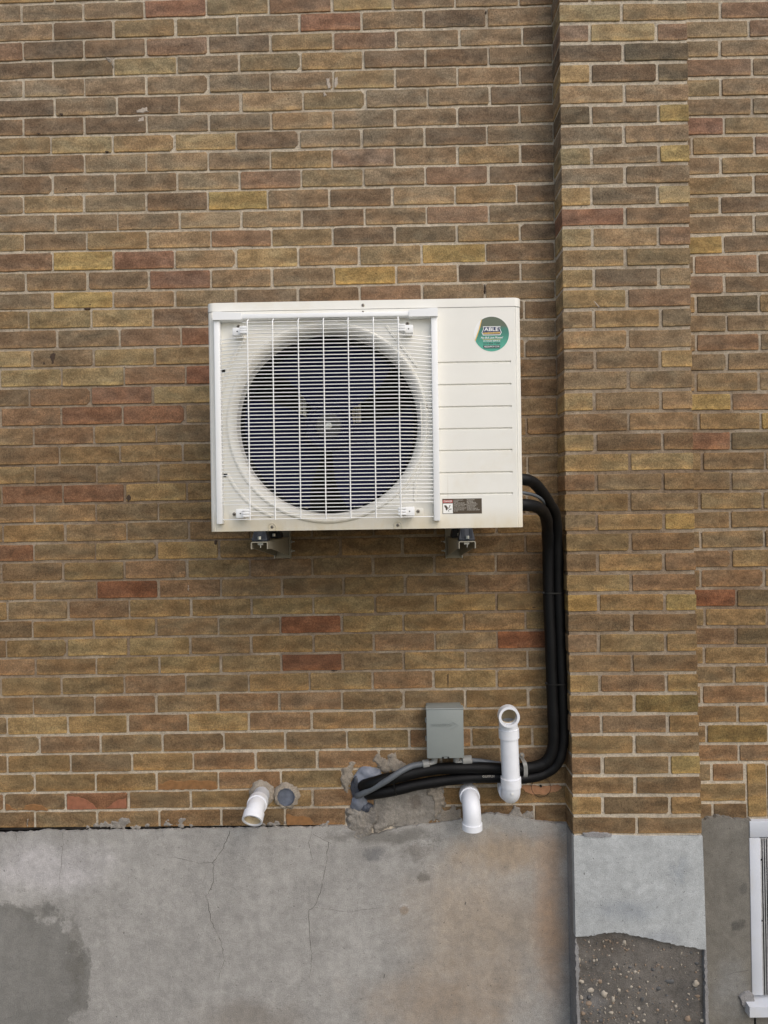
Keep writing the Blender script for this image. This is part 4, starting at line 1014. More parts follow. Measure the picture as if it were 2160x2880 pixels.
for i in range(54):
    o = bpy.data.objects.new('wire', wm_full if (4 <= i <= 49 or i == 53) else wm_short); C.objects.link(o); o.parent = guard
    o.location.z = lerp(ztop, zbot, i / 53); o.location.y = 0.0004 * math.sin(i * 1.7)
for px in (695, 765.7, 837.6, 908.4, 978, 1049, 1119):
    x = U(px + 5, 1188, GW).x
    MB().tube([(x, -GS - .012, ztop + 0.013), (x, -GW - 0.001, ztop + 0.004), (x, -GW - 0.0025, ztop - 0.01), (x, -GW - 0.0025, zbot - 0.002)], 0.0017, 6).build('wire', M['wire'], guard, 60)
a, b = U(601, 1480, GS), U(618, 880, GS)
xl0, xl1 = U(606, 1188, GS).x, U(622.5, 1188, GS).x; xr0, xr1 = U(1216.5, 1188, GS).x, U(1234, 1188, GS).x
zlow = U(615, 1474, GS).z; zcap = U(610, 890, GS).z
for x0, x1 in ((xl0, xl1), (xr0, xr1)):
    MB().box((x0, -GS - 0.004, zlow), (x1, 0.0005, zcap), 0.002).build('side_rail', M['white'], guard, 40)
xc0, xc1 = U(602, 890, GS).x, U(1233, 880, GS).x
z0, z1 = U(900, 893, .024).z, U(900, 880, .024).z
MB().box((xl0 + .01, -0.026, z0), (xr1 - .01, 0.0005, z1), 0.002).build('top_rail', M['white'], guard, 40)
for s_, x0 in ((1, xl0 - 0.001), (-1, xr1 + 0.001)):
    L = 0.082; zt0, zt1 = z1 + 0.0075, z1 + 0.001
    pr = [(x0, zt0), (x0 + s_ * 0.02, zt0), (x0 + s_ * L, z1 + .0025), (x0 + s_ * L, z0 - 0.003), (x0 + s_ * 0.018, zcap - 0.013), (x0, zcap - 0.013)]
    MB().prism(pr, 0.0006, -0.029).build('corner_cap', M['white'], guard)
for x0, y0, x1, y1, dr in ((654, 921, 698, 944, 1), (1119, 913.5, 1162, 937.5, -1), (664, 1431, 705, 1457.5, 1), (1120, 1425, 1166, 1451.5, -1)):
    a, b = U(x0, y1, 0.034), U(x1, y0, 0.034); xm = lerp(a.x, b.x, 0.56 if dr > 0 else 0.44)
    cl = MB()
    if dr > 0: cl.box((a.x, -0.036, a.z), (xm, 0.0005, b.z), 0.0025)
    else: cl.box((xm, -0.036, a.z), (b.x, 0.0005, b.z), 0.0025)
    clip = cl.build('clip', M['white'], guard, 40)
    for q in (0.12, 0.42, 0.72):
        zz0 = lerp(a.z, b.z, q); zz1 = zz0 + 0.0062
        t0, t1 = (xm - .002, b.x) if dr > 0 else (a.x, xm + .002)
        MB().box((t0, -GW - 0.003, zz0), (t1, -0.030, zz1), 0.001).build('clip_finger', M['white'], clip, 40)
    cxx = lerp(a.x, xm, .55) if dr > 0 else lerp(xm, b.x, .45)
    MB().lathe([(0.0019, 0), (0.0019, 0.0008)], (cxx, -0.036, (a.z + b.z) / 2), (0, -1, 0), 10).build('pin_hole', M['screw_dark'], clip)

# stickers
def text_mesh(body, size, align='CENTER', bold=0.0, shear=0.0, depth=0.0, width=None, space=1.0):
    cu = bpy.data.curves.new('lettering', 'FONT'); cu.body = body; cu.size = size; cu.align_x = align; cu.align_y = 'CENTER'
    cu.offset = bold; cu.shear = shear; cu.extrude = depth; cu.resolution_u = 3; cu.space_line = space
    ob = bpy.data.objects.new('lettering_tmp', cu); C.objects.link(ob)
    dg = bpy.context.evaluated_depsgraph_get(); me = bpy.data.meshes.new_from_object(ob.evaluated_get(dg))
    bpy.data.objects.remove(ob); bpy.data.curves.remove(cu)
    if width and len(me.vertices):
        xs = [v.co.x for v in me.vertices]; k = width / (max(xs) - min(xs)); 
        for v in me.vertices: v.co.x *= k
    return me
def lettering(body, size, loc, parent, mat, **kw):
    me = text_mesh(body, size, **kw); me.materials.clear(); me.materials.append(mat)
    me.transform(Matrix.Rotation(R(90), 4, 'X')); me.name = 'lettering'
    o = bpy.data.objects.new('lettering', me); C.objects.link(o); o.parent = parent; o.location = loc; return o
sc_ = U(1382.5, 939.5, 0); sr = 49.5 * k_u
def disc(r, y, clip=None, n=64):
    return [(r * math.cos(i * 2 * math.pi / n), r * math.sin(i * 2 * math.pi / n)) for i in range(n)]
st = MB().prism(disc(sr, 0), 0.0002, -0.0003).build('round_sticker', M['st_white'], unit); st.location = sc_
K9 = k_u / 9.217
def Lp(x, y): return ((x - 762) * K9, -(y - 728) * K9)         # sticker print measured on an enlargement
ang0, ang1 = math.atan2(*reversed(Lp(515, 345))), math.atan2(*reversed(Lp(345, 905)))
ang1 = ang1 % (2 * math.pi); rg = sr * 0.985
arc = [(rg * math.cos(lerp(ang1, ang0 + 2 * math.pi, i / 60)), rg * math.sin(lerp(ang1, ang0 + 2 * math.pi, i / 60))) for i in range(61)]
MB().prism(arc, -0.0003, -0.0005).build('green_field', M['st_green'], st)
MB().prism([Lp(500, 352), Lp(517, 345), Lp(470, 560), Lp(345, 908), Lp(330, 875), Lp(430, 600)], -0.0005, -0.0006).build('yellow_band', M['st_yellow'], st)
MB().prism([Lp(540, 530), Lp(995, 530), Lp(980, 580), Lp(1022, 690), Lp(985, 760), Lp(540, 760), Lp(508, 690), Lp(552, 590)], -0.0005, -0.00065).build('badge_border', M['st_white'], st)
MB().prism([Lp(555, 546), Lp(980, 546), Lp(966, 585), Lp(1005, 688), Lp(975, 742), Lp(550, 742), Lp(524, 688), Lp(566, 592)], -0.0006, -0.0008).build('badge', M['st_navy'], st)
MB().prism([Lp(545, 690), Lp(980, 676), Lp(978, 718), Lp(548, 728)], -0.0007, -0.0009).build('badge_band', M['st_yellow'], st)
def LL_(x, y, d): a = Lp(x, y); return (a[0], -d, a[1])
lettering('ABLE', 128 * K9, LL_(758, 612, 0.0010), st, M['st_white'], bold=0.00022, width=370 * K9)
lettering('HEATING  COOLING  ELECTRICAL', 34 * K9, LL_(762, 703, 0.0011), st, M['st_navy'], width=395 * K9)
lettering('No Bull, Just Moose!', 70 * K9, LL_(765, 822, 0.0008), st, M['st_white'], shear=0.25, bold=0.00012, width=570 * K9)
MB().prism([Lp(525, 862), Lp(1000, 862), Lp(1000, 870), Lp(525, 870)], -0.0005, -0.0007).build('rule', M['st_yellow'], st)
lettering('24 HOUR SERVICE', 58 * K9, LL_(762, 908, 0.0008), st, M['st_white'], bold=0.00008, width=440 * K9)
lettering('519 954 7300', 66 * K9, LL_(760, 975, 0.0008), st, M['st_black'], bold=0.00012, width=425 * K9)
MB().prism([Lp(535, 1022), Lp(985, 1022), Lp(965, 1090), Lp(552, 1090)], -0.0005, -0.0007).build('web_band', M['st_black'], st)
lettering('ABLEAIRKW.COM', 54 * K9, LL_(760, 1056, 0.0009), st, M['st_white'], bold=0.00008, width=390 * K9)
MB().prism([Lp(540, 1103), Lp(975, 1103), Lp(975, 1112), Lp(540, 1112)], -0.0005, -0.0007).build('rule', M['st_black'], st)
# danger label
dl, dr_ = U(1244.5, 1446), U(1355, 1400.5)
lc = Vector(((dl.x + dr_.x) / 2, 0, (U(1300, 1445).z + U(1300, 1402).z) / 2)); lw, lh = 110.5 * k_u, 42.5 * k_u
lab = MB().prism([(-lw / 2, -lh / 2), (lw / 2, -lh / 2), (lw / 2, lh / 2), (-lw / 2, lh / 2)], 0.0002, -0.0003).build('warning_label', M['st_brown'], unit); lab.location = lc
KD = k_u / 10.37
def D_(x, y): return ((x - 828) * KD, -(y - 447 - (828 - x) * 0.026 * 0) * KD)
def rect(x0, y0, x1, y1): return [D_(x0, y1), D_(x1, y1), D_(x1, y0), D_(x0, y0)]
MB().prism(rect(262, 262, 555, 345), -0.0003, -0.0005).build('red_panel', M['st_red'], lab)
MB().prism(rect(272, 365, 555, 652), -0.0003, -0.0005).build('pictogram_panel', M['st_white'], lab)
MB().prism([D_(300, 415), D_(362, 415), D_(412, 480), D_(408, 530), D_(380, 560), D_(370, 570), D_(352, 545), D_(345, 500), D_(320, 470)], -0.0005, -0.0007).build('hand_pictogram', M['st_brown'], lab)
MB().prism([D_(420, 520), D_(462, 415), D_(492, 405), D_(445, 510)], -0.0005, -0.0007).build('blade_pictogram', M['st_brown'], lab)
MB().prism([D_(415, 550), D_(430, 545), D_(446, 600), D_(436, 606)], -0.0005, -0.0007).build('finger_pictogram', M['st_brown'], lab)
for q in range(3): MB().prism([D_(440 + q * 24, 535 - q * 10), D_(500 + q * 10, 515 + q * 2), D_(504 + q * 8, 526 + q * 4), D_(446 + q * 22, 556 - q * 8)], -0.0005, -0.0007).build('finger_pictogram', M['st_brown'], lab)
dloc = D_(410, 303); lettering('! DANGER', 78 * KD, (dloc[0], -0.0008, dloc[1]), lab, M['st_white'], bold=0.00006, width=262 * KD)
for tx, x, y0, sz in (('ROTATING PARTS\nHAZARD\nKEEP COVER SECURE\nCLOSED TO HAND AND\nOTHER BODY PARTS', 578, 255, 45), ('SHUT OFF POWER AND WAIT\nUNTIL THE FAN COMES TO\nREST BEFORE SERVICING\nTHE UNIT', 578, 480, 34), ('PIECES ROTATIVES\nDANGEREUSES\nTENIR ELOIGNES DES\nELEMENTS ROTATIFS LES\nMAINS ET LES AUTRES\nPARTIES DU CORPS\nCOUPER LE COURANT ET\nATTENDRE L ARRET COMPLET', 962, 245, 45)):
    l_ = D_(x, y0); me_ = lettering(tx, sz * KD, (l_[0], -0.0008, 0), lab, M['st_grey'], align='LEFT', space=0.95)
    zs = [v.co.z for v in me_.data.vertices]; me_.location.z = l_[1] - max(zs)
    xs_ = [v.co.x for v in me_.data.vertices]; k_ = 380 * KD / max(xs_); 
    for v in me_.data.vertices: v.co.x *= min(1, k_)

# ------------------------------------------------------------------ wall brackets
def bracket(px, label, bolts_side):
    base = P(px, 1569, 0.0); x0 = base.x
    t = thing('wall_bracket', base, label, 'bracket', 'brackets under the outdoor air unit')
    zt = P(px, 1522.5, 0.43).z; zb_f = zt - 0.021; zb_w = base.z + 0.010; hw = 0.0245; L = 0.435; th = 0.0025
    m = MB(); r = 0.005; ns = 5
    def sect(y, zb):
        pts = [(-hw, zb)]
        for i in range(ns + 1): a = math.pi - i / ns * math.pi / 2; pts.append((-hw + r + r * math.cos(a), zt - r + r * math.sin(a)))
        for i in range(ns + 1): a = math.pi / 2 - i / ns * math.pi / 2; pts.append((hw - r + r * math.cos(a), zt - r + r * math.sin(a)))
        pts.append((hw, zb)); inn = []
        ri = r - th; h2 = hw - th
        inn.append((h2, zb))
        for i in range(ns + 1): a = i / ns * math.pi / 2; inn.append((hw - r + ri * math.cos(a), zt - r + ri * math.sin(a)))
        for i in range(ns + 1): a = math.pi / 2 + i / ns * math.pi / 2; inn.append((-hw + r + ri * math.cos(a), zt - r + ri * math.sin(a)))
        inn.append((-h2, zb)); return [(x0 + a, y, b) for a, b in pts + inn]
    m.rings([sect(-L, zb_f), sect(-L * 0.86, zb_f - .003), sect(-0.03, zb_w), sect(-0.004, zb_w - .002)], True, True, True)
    m.build('arm', M['bracket'], t, 40)
    pw = 0.028
    pl = MB().box((x0 - pw, -0.004, base.z), (x0 + pw, -0.0012, zt + 0.10), 0.0008)
    s = bolts_side
    pl.box((x0 + s * pw - 0.0015, -0.034, base.z), (x0 + s * pw + 0.0015, -0.0012, zt + 0.10), 0.0006)
    pl.build('wall_plate', M['bracket'], t, 40)
    MB().box((x0 - s * pw - 0.001, -0.02, base.z), (x0 - s * pw + 0.001, -0.0012, base.z + 0.05), 0.0004).build('plate_flange', M['steel'], t)
    for dz in (-0.018, -0.050):
        z = zt + dz
        MB().lathe([(0.0022, -0.010), (0.0022, 0.020)], (x0 + s * (pw - .004), -0.022, z), (s, 0, 0), 8).build('bolt', M['steel'], t, 40)
        MB().lathe([(0.0055, 0.006), (0.0055, 0.011)], (x0 + s * (pw - .004), -0.022, z), (s, 0, 0), 6).build('nut', M['steel'], t)
    ub = UM @ Vector((0, 0, 0.004)); zu = ubase.z + math.tan(roll_u) * (x0 - ubase.x) + 0.003
    for y in (-0.405, -0.16):
        f = MB(); fz = zt + 0.001
        f.rings([[(x0 + sx_ * (0.0225 - q * 0.006), y + sy_ * (0.026 - q * 0.005), lerp(fz + .006, zu, q)) for sx_, sy_ in ((-1, -1), (1, -1), (1, 1), (-1, 1))] for q in (0, 1)], True, True, True)
        f.box((x0 - 0.0225, y - 0.027, fz), (x0 + 0.0225, y + 0.027, fz + 0.0065), 0.0015)
        ft = f.build('rubber_foot', M['rubber'], t, 30)
        MB().lathe([(0.0052, 0), (0.0052, 0.0085)], (x0 + .001, y - 0.030, fz + 0.006), (0, 0, 1), 6).build('foot_bolt', M['steel'], ft)
        MB().box((x0 - .015, y - 0.026, fz + .0066), (x0 - .006, y - 0.024, zu - .001), 0.0005).build('foot_rib', M['rubber'], ft)
        MB().box((x0 + .008, y - 0.026, fz + .0066), (x0 + .016, y - 0.024, zu - .001), 0.0005).build('foot_rib', M['rubber'], ft)
    MB().box((x0 - .008, -L + .015, zt - th - .008), (x0 + .008, -L + .03, zt - th - .001), 0.001).build('channel_nut', M['steel'], t)
    MB().lathe([(0.0018, 0), (0.0018, 0.009)], (x0 + .001, -L + .014, zt - .018), (0, 0, 1), 8).build('bolt_end', M['steel'], t)
bracket(797, 'steel wall bracket below the left half of the outdoor unit', 1)
bracket(1276, 'steel wall bracket below the right half of the outdoor unit', -1)

# ------------------------------------------------------------------ insulated pipes
def pp(lst): return [P(x, y, d) for x, y, d in lst]
line_a = pp([(1440, 1420, .30), (1470, 1420, .30), (1500, 1423, .27), (1522, 1434, .22), (1536, 1458, .16), (1540, 1500, .11), (1541.5, 1560, .075), (1543, 1680, .06), (1548, 1800, .06), (1551, 1900, .06), (1555, 2000, .06), (1557, 2060, .06), (1554, 2105, .06), (1543, 2133, .058), (1524, 2150, .056), (1490, 2159, .054), (1440, 2163, .052), (1370, 2160, .050), (1290, 2160, .048), (1220, 2163, .046), (1150, 2177, .050), (1090, 2191, .052), (1050, 2203, .046), (1026, 2210, .020), (1020, 2211, -.03)])
line_b = pp([(1440, 1346, .30), (1470, 1348, .30), (1498, 1356, .27), (1524, 1383, .22), (1545, 1415, .17), (1560, 1442, .13), (1566, 1490, .09), (1568, 1560, .066), (1571, 1680, .056), (1577, 1850, .056), (1582, 1960, .056), (1585, 2050, .056), (1581, 2105, .056), (1568, 2145, .054), (1544, 2168, .05), (1508, 2183, .05), (1460, 2189, .05), (1390, 2186, .046), (1310, 2189, .044), (1240, 2197, .044), (1170, 2208, .044), (1110, 2222, .044), (1060, 2230, .034), (1040, 2232, .012), (1032, 2232, -.03)])
RA, RB = 0.0190, 0.0180
pa = thing('insulated_pipe', P(1545, 2150, .06), 'thicker black foam insulated pipe on the wall side of the pair leaving the unit low', 'pipe', 'black insulated pipes from the outdoor unit')
spa = smooth_path(line_a, 7); na_ = len(spa)
MB().tube(spa, [RA * (1 + 0.02 * math.sin(i * 0.9) + 0.03 * mnoise.noise(Vector((i * 0.23, 1, 2))) + (0.22 * max(0, (i - na_ + 34) / 34))) for i in range(na_)], 18).build('insulation', M['foam'], pa, 60)
pbp = thing('insulated_pipe', P(1575, 2150, .06), 'black foam insulated pipe arching highest from the unit and running next to the pilaster', 'pipe', 'black insulated pipes from the outdoor unit')
spb = smooth_path(line_b, 7); nb_ = len(spb)
MB().tube(spb, [RB * (1 + 0.02 * math.sin(i * 0.8) + 0.03 * mnoise.noise(Vector((i * 0.21, 5, 2))) + (0.18 * max(0, (i - nb_ + 34) / 34))) for i in range(nb_)], 18).build('insulation', M['foam'], pbp, 60)
for i_, (ch, px_) in enumerate((('GULFSFLEX', 1374), ('3/8', 1412))):
    me = text_mesh(ch, 0.010, width=0.042 if i_ == 0 else 0.012); me.materials.clear(); me.materials.append(M['st_grey']); me.transform(Matrix.Rotation(R(90), 4, 'X')); me.name = 'printed_lettering'
    o = bpy.data.objects.new('printed_lettering', me); C.objects.link(o); o.parent = pbp; o.location = P(px_, 2184, .046 + RB * 1.06) - Vector(pbp['_w'])
def sleeve(path, par, r, at_y, vertical=True):
    sp_ = smooth_path(path, 12)
    best = min(range(2, len(sp_) - 2), key=lambda i: (sp_[i] - at_y).length)
    MB().tube(sp_[best - 1:best + 2], r, 18).build('insulation_joint', M['foam'], par, 60)
for q in ((1541, 1500, .1), (1555, 2010, .06), (1537, 2142, .058), (1352, 2160, .05)): sleeve(line_a, pa, RA + 0.0007, P(*q))
for q in ((1569, 1587, .06), (1577, 1842, .056), (1346, 2188, .046)): sleeve(line_b, pbp, RB + 0.0007, P(*q))
# thin grey electrical whip between them
wh = thing('electrical_cable', P(1480, 1390, .28), 'thin grey cable between the two black pipes at the unit side', 'cable')
MB().tube(smooth_path(pp([(1440, 1384, .29), (1472, 1386, .29), (1500, 1392, .26), (1522, 1404, .22), (1540, 1427, .16), (1552, 1460, .10), (1555, 1520, .055), (1556, 1600, .035)]), 8), 0.0052, 12).build('sheath', M['conduit'], wh, 60)

def zip_tie(centre_a, centre_b, ra, rb, axis, label, group, tail):
    """flat loop round two round pipes lying side by side"""
    ca, cb = Vector(centre_a), Vector(centre_b); ax = Vector(axis).normalized(); e = (cb - ca); e = (e - ax * e.dot(ax)); dlen = e.length; e.normalize(); f = ax.cross(e)
    t = thing('zip_tie', (ca + cb) / 2, label, 'zip tie', group); pts = []
    for i in range(13): a = math.pi / 2 + i / 12 * math.pi; pts.append(ca + (e * math.cos(a) + f * math.sin(a)) * (ra + .0012))
    for i in range(13): a = -math.pi / 2 + i / 12 * math.pi; pts.append(cb + (e * math.cos(a) + f * math.sin(a)) * (rb + .0012))
    pts.append(pts[0]); m = MB(); rings = []
    for p in pts:
        o = (p - (ca + cb) / 2).normalized()
        rings.append([p + ax * 0.0022 - o * .0007, p + ax * 0.0022 + o * .0007, p - ax * 0.0022 + o * .0007, p - ax * 0.0022 - o * .0007])
    m.rings(rings, True, True, True).build('strap', M['tie'], t, 40)
    h = Vector(tail); MB().box(h - Vector((.0035, .003, .003)), h + Vector((.0035, .003, .003)), 0.0008).build('lock_head', M['tie'], t)
zip_tie(P(1542.5, 1667, .061), P(1570.5, 1667, .057), RA, RB, (0, 0, 1), 'black zip tie round the pipe pair midway up the pilaster', 'zip ties on the pipes', P(1528, 1667, .072))
zip_tie(P(1552, 1922, .06), P(1580.5, 1922, .056), RA, RB, (0, 0, 1), 'black zip tie round the pipe pair level with the top of the grey box', 'zip ties on the pipes', P(1536, 1922, .070))
zip_tie(P(1105, 2188, .046), P(1112, 2222, .044), RA, RB, (1, 0, .25), 'black zip tie binding grey conduit to black pipes near the wall hole', 'zip ties on the pipes', P(1108, 2174, .07))

# ------------------------------------------------------------------ sealed wall hole
sh = thing('wall_sleeve_seal', P(1020, 2290, 0), 'shiny blue grey seal around the hole where the black pipes enter the wall', 'pipe seal')
def lump(name, px, py, rx, rz, ry, mat, seed, amp=0.25, parent=sh, d=0.0):
    bm = bmesh.new(); bmesh.ops.create_icosphere(bm, subdivisions=4, radius=1); c = P(px, py, d)
    for v in bm.verts:
        nn = mnoise.noise(v.co * 1.6 + Vector((seed, 2, 1))) * amp + mnoise.noise(v.co * 5 + Vector((seed, 7, 1))) * amp * .25
        v.co = c + Vector((v.co.x * rx, v.co.y * ry, v.co.z * rz)) * (1 + nn)
    return MB().bm(bm).build(name, mat, parent, 80)
lump('film', 1038, 2185, 0.050, 0.036, 0.018, M['film'], 3)
lump('film', 1012, 2258, 0.030, 0.034, 0.018, M['film'], 9)
lump('film', 1008, 2215, 0.026, 0.050, 0.016, M['film_dark'], 5)
lump('film', 1030, 2268, 0.022, 0.018, 0.020, M['film_dark'], 12)

# ------------------------------------------------------------------ grey junction box with its conduits
BD = 0.075
a, b = P(1201, 2134, BD), P(1303, 1991, BD)
jb = thing('disconnect_box', ((a.x + b.x) / 2, 0, a.z), 'small grey metal disconnect box with embossed arrow above the black pipes', 'electrical box')
MB().box((a.x + .003, -BD + .012, a.z + .002), (b.x - .003, -0.001, b.z - .001), 0.003).build('box_body', M['boxgrey'], jb, 40)
lidm = MB(); lidm.box((a.x, -BD, a.z), (b.x, -BD + 0.016, b.z - .004), 0.003)
lidm.rings([[(a.x - .001, -BD + y, z), (b.x + .001, -BD + y, z), ] for y, z in ((.001, b.z - .006), (-.002, b.z - .003), (-.001, b.z), (.03, b.z + .001))], False, False, False)
lid_ = lidm.build('cover', M['boxgrey'], jb, 40)
w0 = Vector(jb['_w']); cw = b.x - a.x
me = text_mesh('DIVERSITECH', 0.0125, bold=0.0, depth=0.0012, width=cw * 0.56); me.materials.clear(); me.materials.append(M['boxgrey']); me.transform(Matrix.Rotation(R(90), 4, 'X')); me.name = 'embossed_lettering'
o = bpy.data.objects.new('embossed_lettering', me); C.objects.link(o); o.parent = lid_
o.location = Vector((a.x + cw * 0.41, -BD - 0.0006, lerp(b.z, a.z, 0.335))) - w0
ax0, az0 = a.x + cw * 0.70, lerp(b.z, a.z, 0.335); hh = 0.0095
arrow = [(ax0 - .006, az0 + hh * 1.35), (ax0 + .001, az0 + hh * 1.35), (ax0 + cw * .18, az0), (ax0 - .002, az0 - hh * 1.5), (ax0 - .009, az0 - hh * 1.5), (ax0 + cw * .10, az0)]
MB().prism(arrow, -BD + .0005, -BD - 0.0012).build('embossed_arrow', M['boxgrey'], lid_)
xm = (a.x + b.x) / 2; MB().box((xm - .0125, -BD - .0012, a.z), (xm + .0125, -BD + .002, a.z + .006), 0.0006).build('latch', M['screw_dark'], jb)
MB().box((xm - .006, -BD - .0022, a.z + .001), (xm + .006, -BD - .001, a.z + .004), 0.0004).build('latch_tab', M['boxgrey'], jb)
for z in (0.25, 0.62): MB().box((a.x - .003, -BD + .014, lerp(b.z, a.z, z) - .01), (a.x + .001, -BD + .03, lerp(b.z, a.z, z) + .004), 0.0008).build('hinge_tab', M['boxgrey'], jb)
def flex(pts, r, n=10):
    sp_ = smooth_path(pts, n); fine_ = []
    L = 0
    for p, q in zip(sp_, sp_[1:]):
        m = max(1, int((q - p).length / 0.0011))
        fine_ += [p.lerp(q, k / m) for k in range(m)]
    fine_.append(sp_[-1]); rad = [r * (1 + 0.05 * math.sin(i * 1.6)) for i in range(len(fine_))]
    return MB().tube(fine_, rad, 12)
c1 = thing('flexible_conduit', P(1100, 2190, .06), 'grey ribbed conduit from the box curving down left into the wall hole', 'conduit', 'grey conduits of the disconnect box')
flex(pp([(1190, 2149, .045), (1160, 2154, .055), (1130, 2168, .070), (1108, 2182, .076), (1085, 2197, .074), (1050, 2217, .06), (1022, 2231, .045), (1008, 2237, .028), (1000, 2238, -.02)]), 0.0100).build('hose', M['conduit'], c1, 60)
def fitting(par, px, py, tx, dirx):
    e = pp([(tx, 2128, .04), (tx, 2140, .04), (tx + dirx * 8, 2147, .042), (tx + dirx * 20, 2148, .045)])
    MB().tube(smooth_path(e, 5), 0.0108, 16).build('elbow', M['conduit_light'], par, 50)
    p0, p1 = P(tx + dirx * 14, 2147.5, .044), P(tx + dirx * 34, 2148 + 2, .046)
    MB().tube([p0, p0.lerp(p1, .08), p0.lerp(p1, .1), p0.lerp(p1, .9), p1], [0.012, 0.0145, 0.015, 0.015, 0.0125], 18).build('gland', M['conduit_light'], par, 40)
fitting(c1, 0, 0, 1222, -1)
c2_ = thing('flexible_conduit', P(1340, 2140, .05), 'grey conduit from the right side of the box running behind the white pipe', 'conduit', 'grey conduits of the disconnect box')
MB().tube(smooth_path(pp([(1312, 2138, .040), (1345, 2140, .038), (1375, 2144, .036), (1400, 2148, .030), (1440, 2152, .026), (1500, 2152, .026)]), 8), 0.0085, 14).build('hose', M['conduit'], c2_, 60)
e = pp([(1284, 2128, .04), (1284, 2142, .04), (1292, 2146, .04), (1304, 2140, .04)]); MB().tube(smooth_path(e, 5), 0.0108, 16).build('elbow', M['conduit_light'], c2_, 50)
p0, p1 = P(1300, 2139, .04), P(1327, 2137, .04); MB().tube([p0, p0.lerp(p1, .05), p0.lerp(p1, .92), p1], [0.0145, 0.0165, 0.0165, 0.014], 18).build('gland', M['conduit_light'], c2_, 40)

# strap clamp over the two black pipes
cl = thing('pipe_clamp', P(1472, 2195, 0), 'grey metal strap clamp holding the black pipes right of the tall white pipe', 'pipe clamp')
prof = [(1467, 2122, .004), (1468, 2130, .006), (1470, 2136, .045), (1476, 2147, .073), (1479, 2165, .074), (1478, 2184, .068), (1475, 2192, .035), (1474, 2196, .006), (1473, 2204, .004)]
spp = smooth_path(pp(prof), 6); rings = []
for i, p in enumerate(spp):
    tn = (spp[min(i + 1, len(spp) - 1)] - spp[max(i - 1, 0)]).normalized(); sx_ = Vector((1, 0, 0.0)); no = sx_.cross(tn).normalized(); hwid = 0.0068
    rings.append([p - sx_ * hwid + no * .001, p + sx_ * hwid + no * .001, p + sx_ * hwid - no * .001, p - sx_ * hwid - no * .001])
MB().rings(rings, True, True, True).build('strap', M['conduit_light'], cl, 40)
for q in ((1467, 2124), (1473, 2197)):
    MB().lathe([(0.0095, 0), (0.0095, 0.003), (0.0, 0.0032)], P(q[0], q[1], .003), (0, -1, 0), 18, True, False).build('strap_ear', M['conduit_light'], cl, 40)
    MB().lathe([(0.0048, 0), (0.0048, 0.004), (0.002, 0.0055)], P(q[0], q[1], .005), (0, -1, 0), 6).build('screw_head', M['screw'], cl)

# ------------------------------------------------------------------ white plastic pipes
def arc_path(p_from, corner, p_to, n=10):
    a, c_, b = Vector(p_from), Vector(corner), Vector(p_to); out = []
    for i in range(n + 1): t = i / n; out.append((1 - t) ** 2 * a + 2 * t * (1 - t) * c_ + t * t * b)
    return out
VD = 0.105; pr = 0.0298
# tall vent
vb = P(1437, 2230, VD); vt = P(1431, 2050, VD); axv = (vt - vb).normalized()
tv = thing('vent_pipe', P(1437, 2263, VD), 'tall white plastic vent pipe with open elbow facing outward right of the grey box', 'pipe')
p_lo, p_hi = P(1437.2, 2195, VD), P(1431.5, 2065, VD)
MB().tube([p_lo, p_hi], pr, 28).build('straight_pipe', M['pvc'], tv, 40)
zc_ = P(1437.5, 2216, VD)
low = [P(1436.5, 2186, VD), P(1437.5, 2212, VD)]
MB().hollow([low[0], low[1]], pr + 0.0042, pr + .0002).build('collar', M['pvc'], tv, 40)
el_c = P(1438, 2240, VD); el0 = P(1437.5, 2211, VD); el1 = Vector((el_c.x, -VD + 0.052, el_c.z - 0.002)); elw = Vector((el_c.x, 0.002, el_c.z - 0.002))
MB().tube(arc_path(el0, Vector((el0.x, -VD - 0.001, el_c.z - .006)), el1, 12) + [elw], pr + 0.0012, 28).build('lower_elbow', M['pvc'], tv, 50)
MB().hollow([Vector((el_c.x, -VD + 0.045, el_c.z - .002)), Vector((el_c.x, -VD + 0.075, el_c.z - .002))], pr + 0.005, pr).build('collar', M['pvc'], tv, 40)
MB().lathe([(0.0042, 0), (0.004, 0.0015), (0, 0.0018)], P(1441, 2233, VD + pr + .0015), (0, -1, -.1), 12, True, False).build('moulding_mark', M['st_white'], tv, 40)
MB().hollow([P(1432, 2074, VD), P(1430.5, 2049, VD)], pr + 0.0042, pr + .0002).build('collar', M['pvc'], tv, 40)
op = P(1432.5, 2017.5, VD + 0.05); u0 = P(1431, 2052, VD); mid = Vector((op.x, -VD - 0.002, op.z + 0.006)); e1 = Vector((op.x, -VD - 0.025, op.z))
up_path = arc_path(u0, mid, e1, 12)
MB().tube(up_path, pr + 0.0008, 28, False).build('upper_elbow', M['pvc'], tv, 50)
MB().tube(up_path[3:], pr - 0.004, 28, False).build('bore', M['pvc_old'], tv, 60)
MB().hollow([e1 + Vector((0, 0.004, 0)), e1 + Vector((0, -0.012, 0)), e1 + Vector((0, -0.0255, 0))], 0.0345, 0.0262, 32).build('socket_rim', M['pvc'], tv, 40)
MB().tube([P(1437, 2189, VD) + axv * 0.001, P(1437, 2189, VD) + axv * 0.0035], pr + 0.0008, 28).build('glue_line', M['pvc_old'], tv, 40)
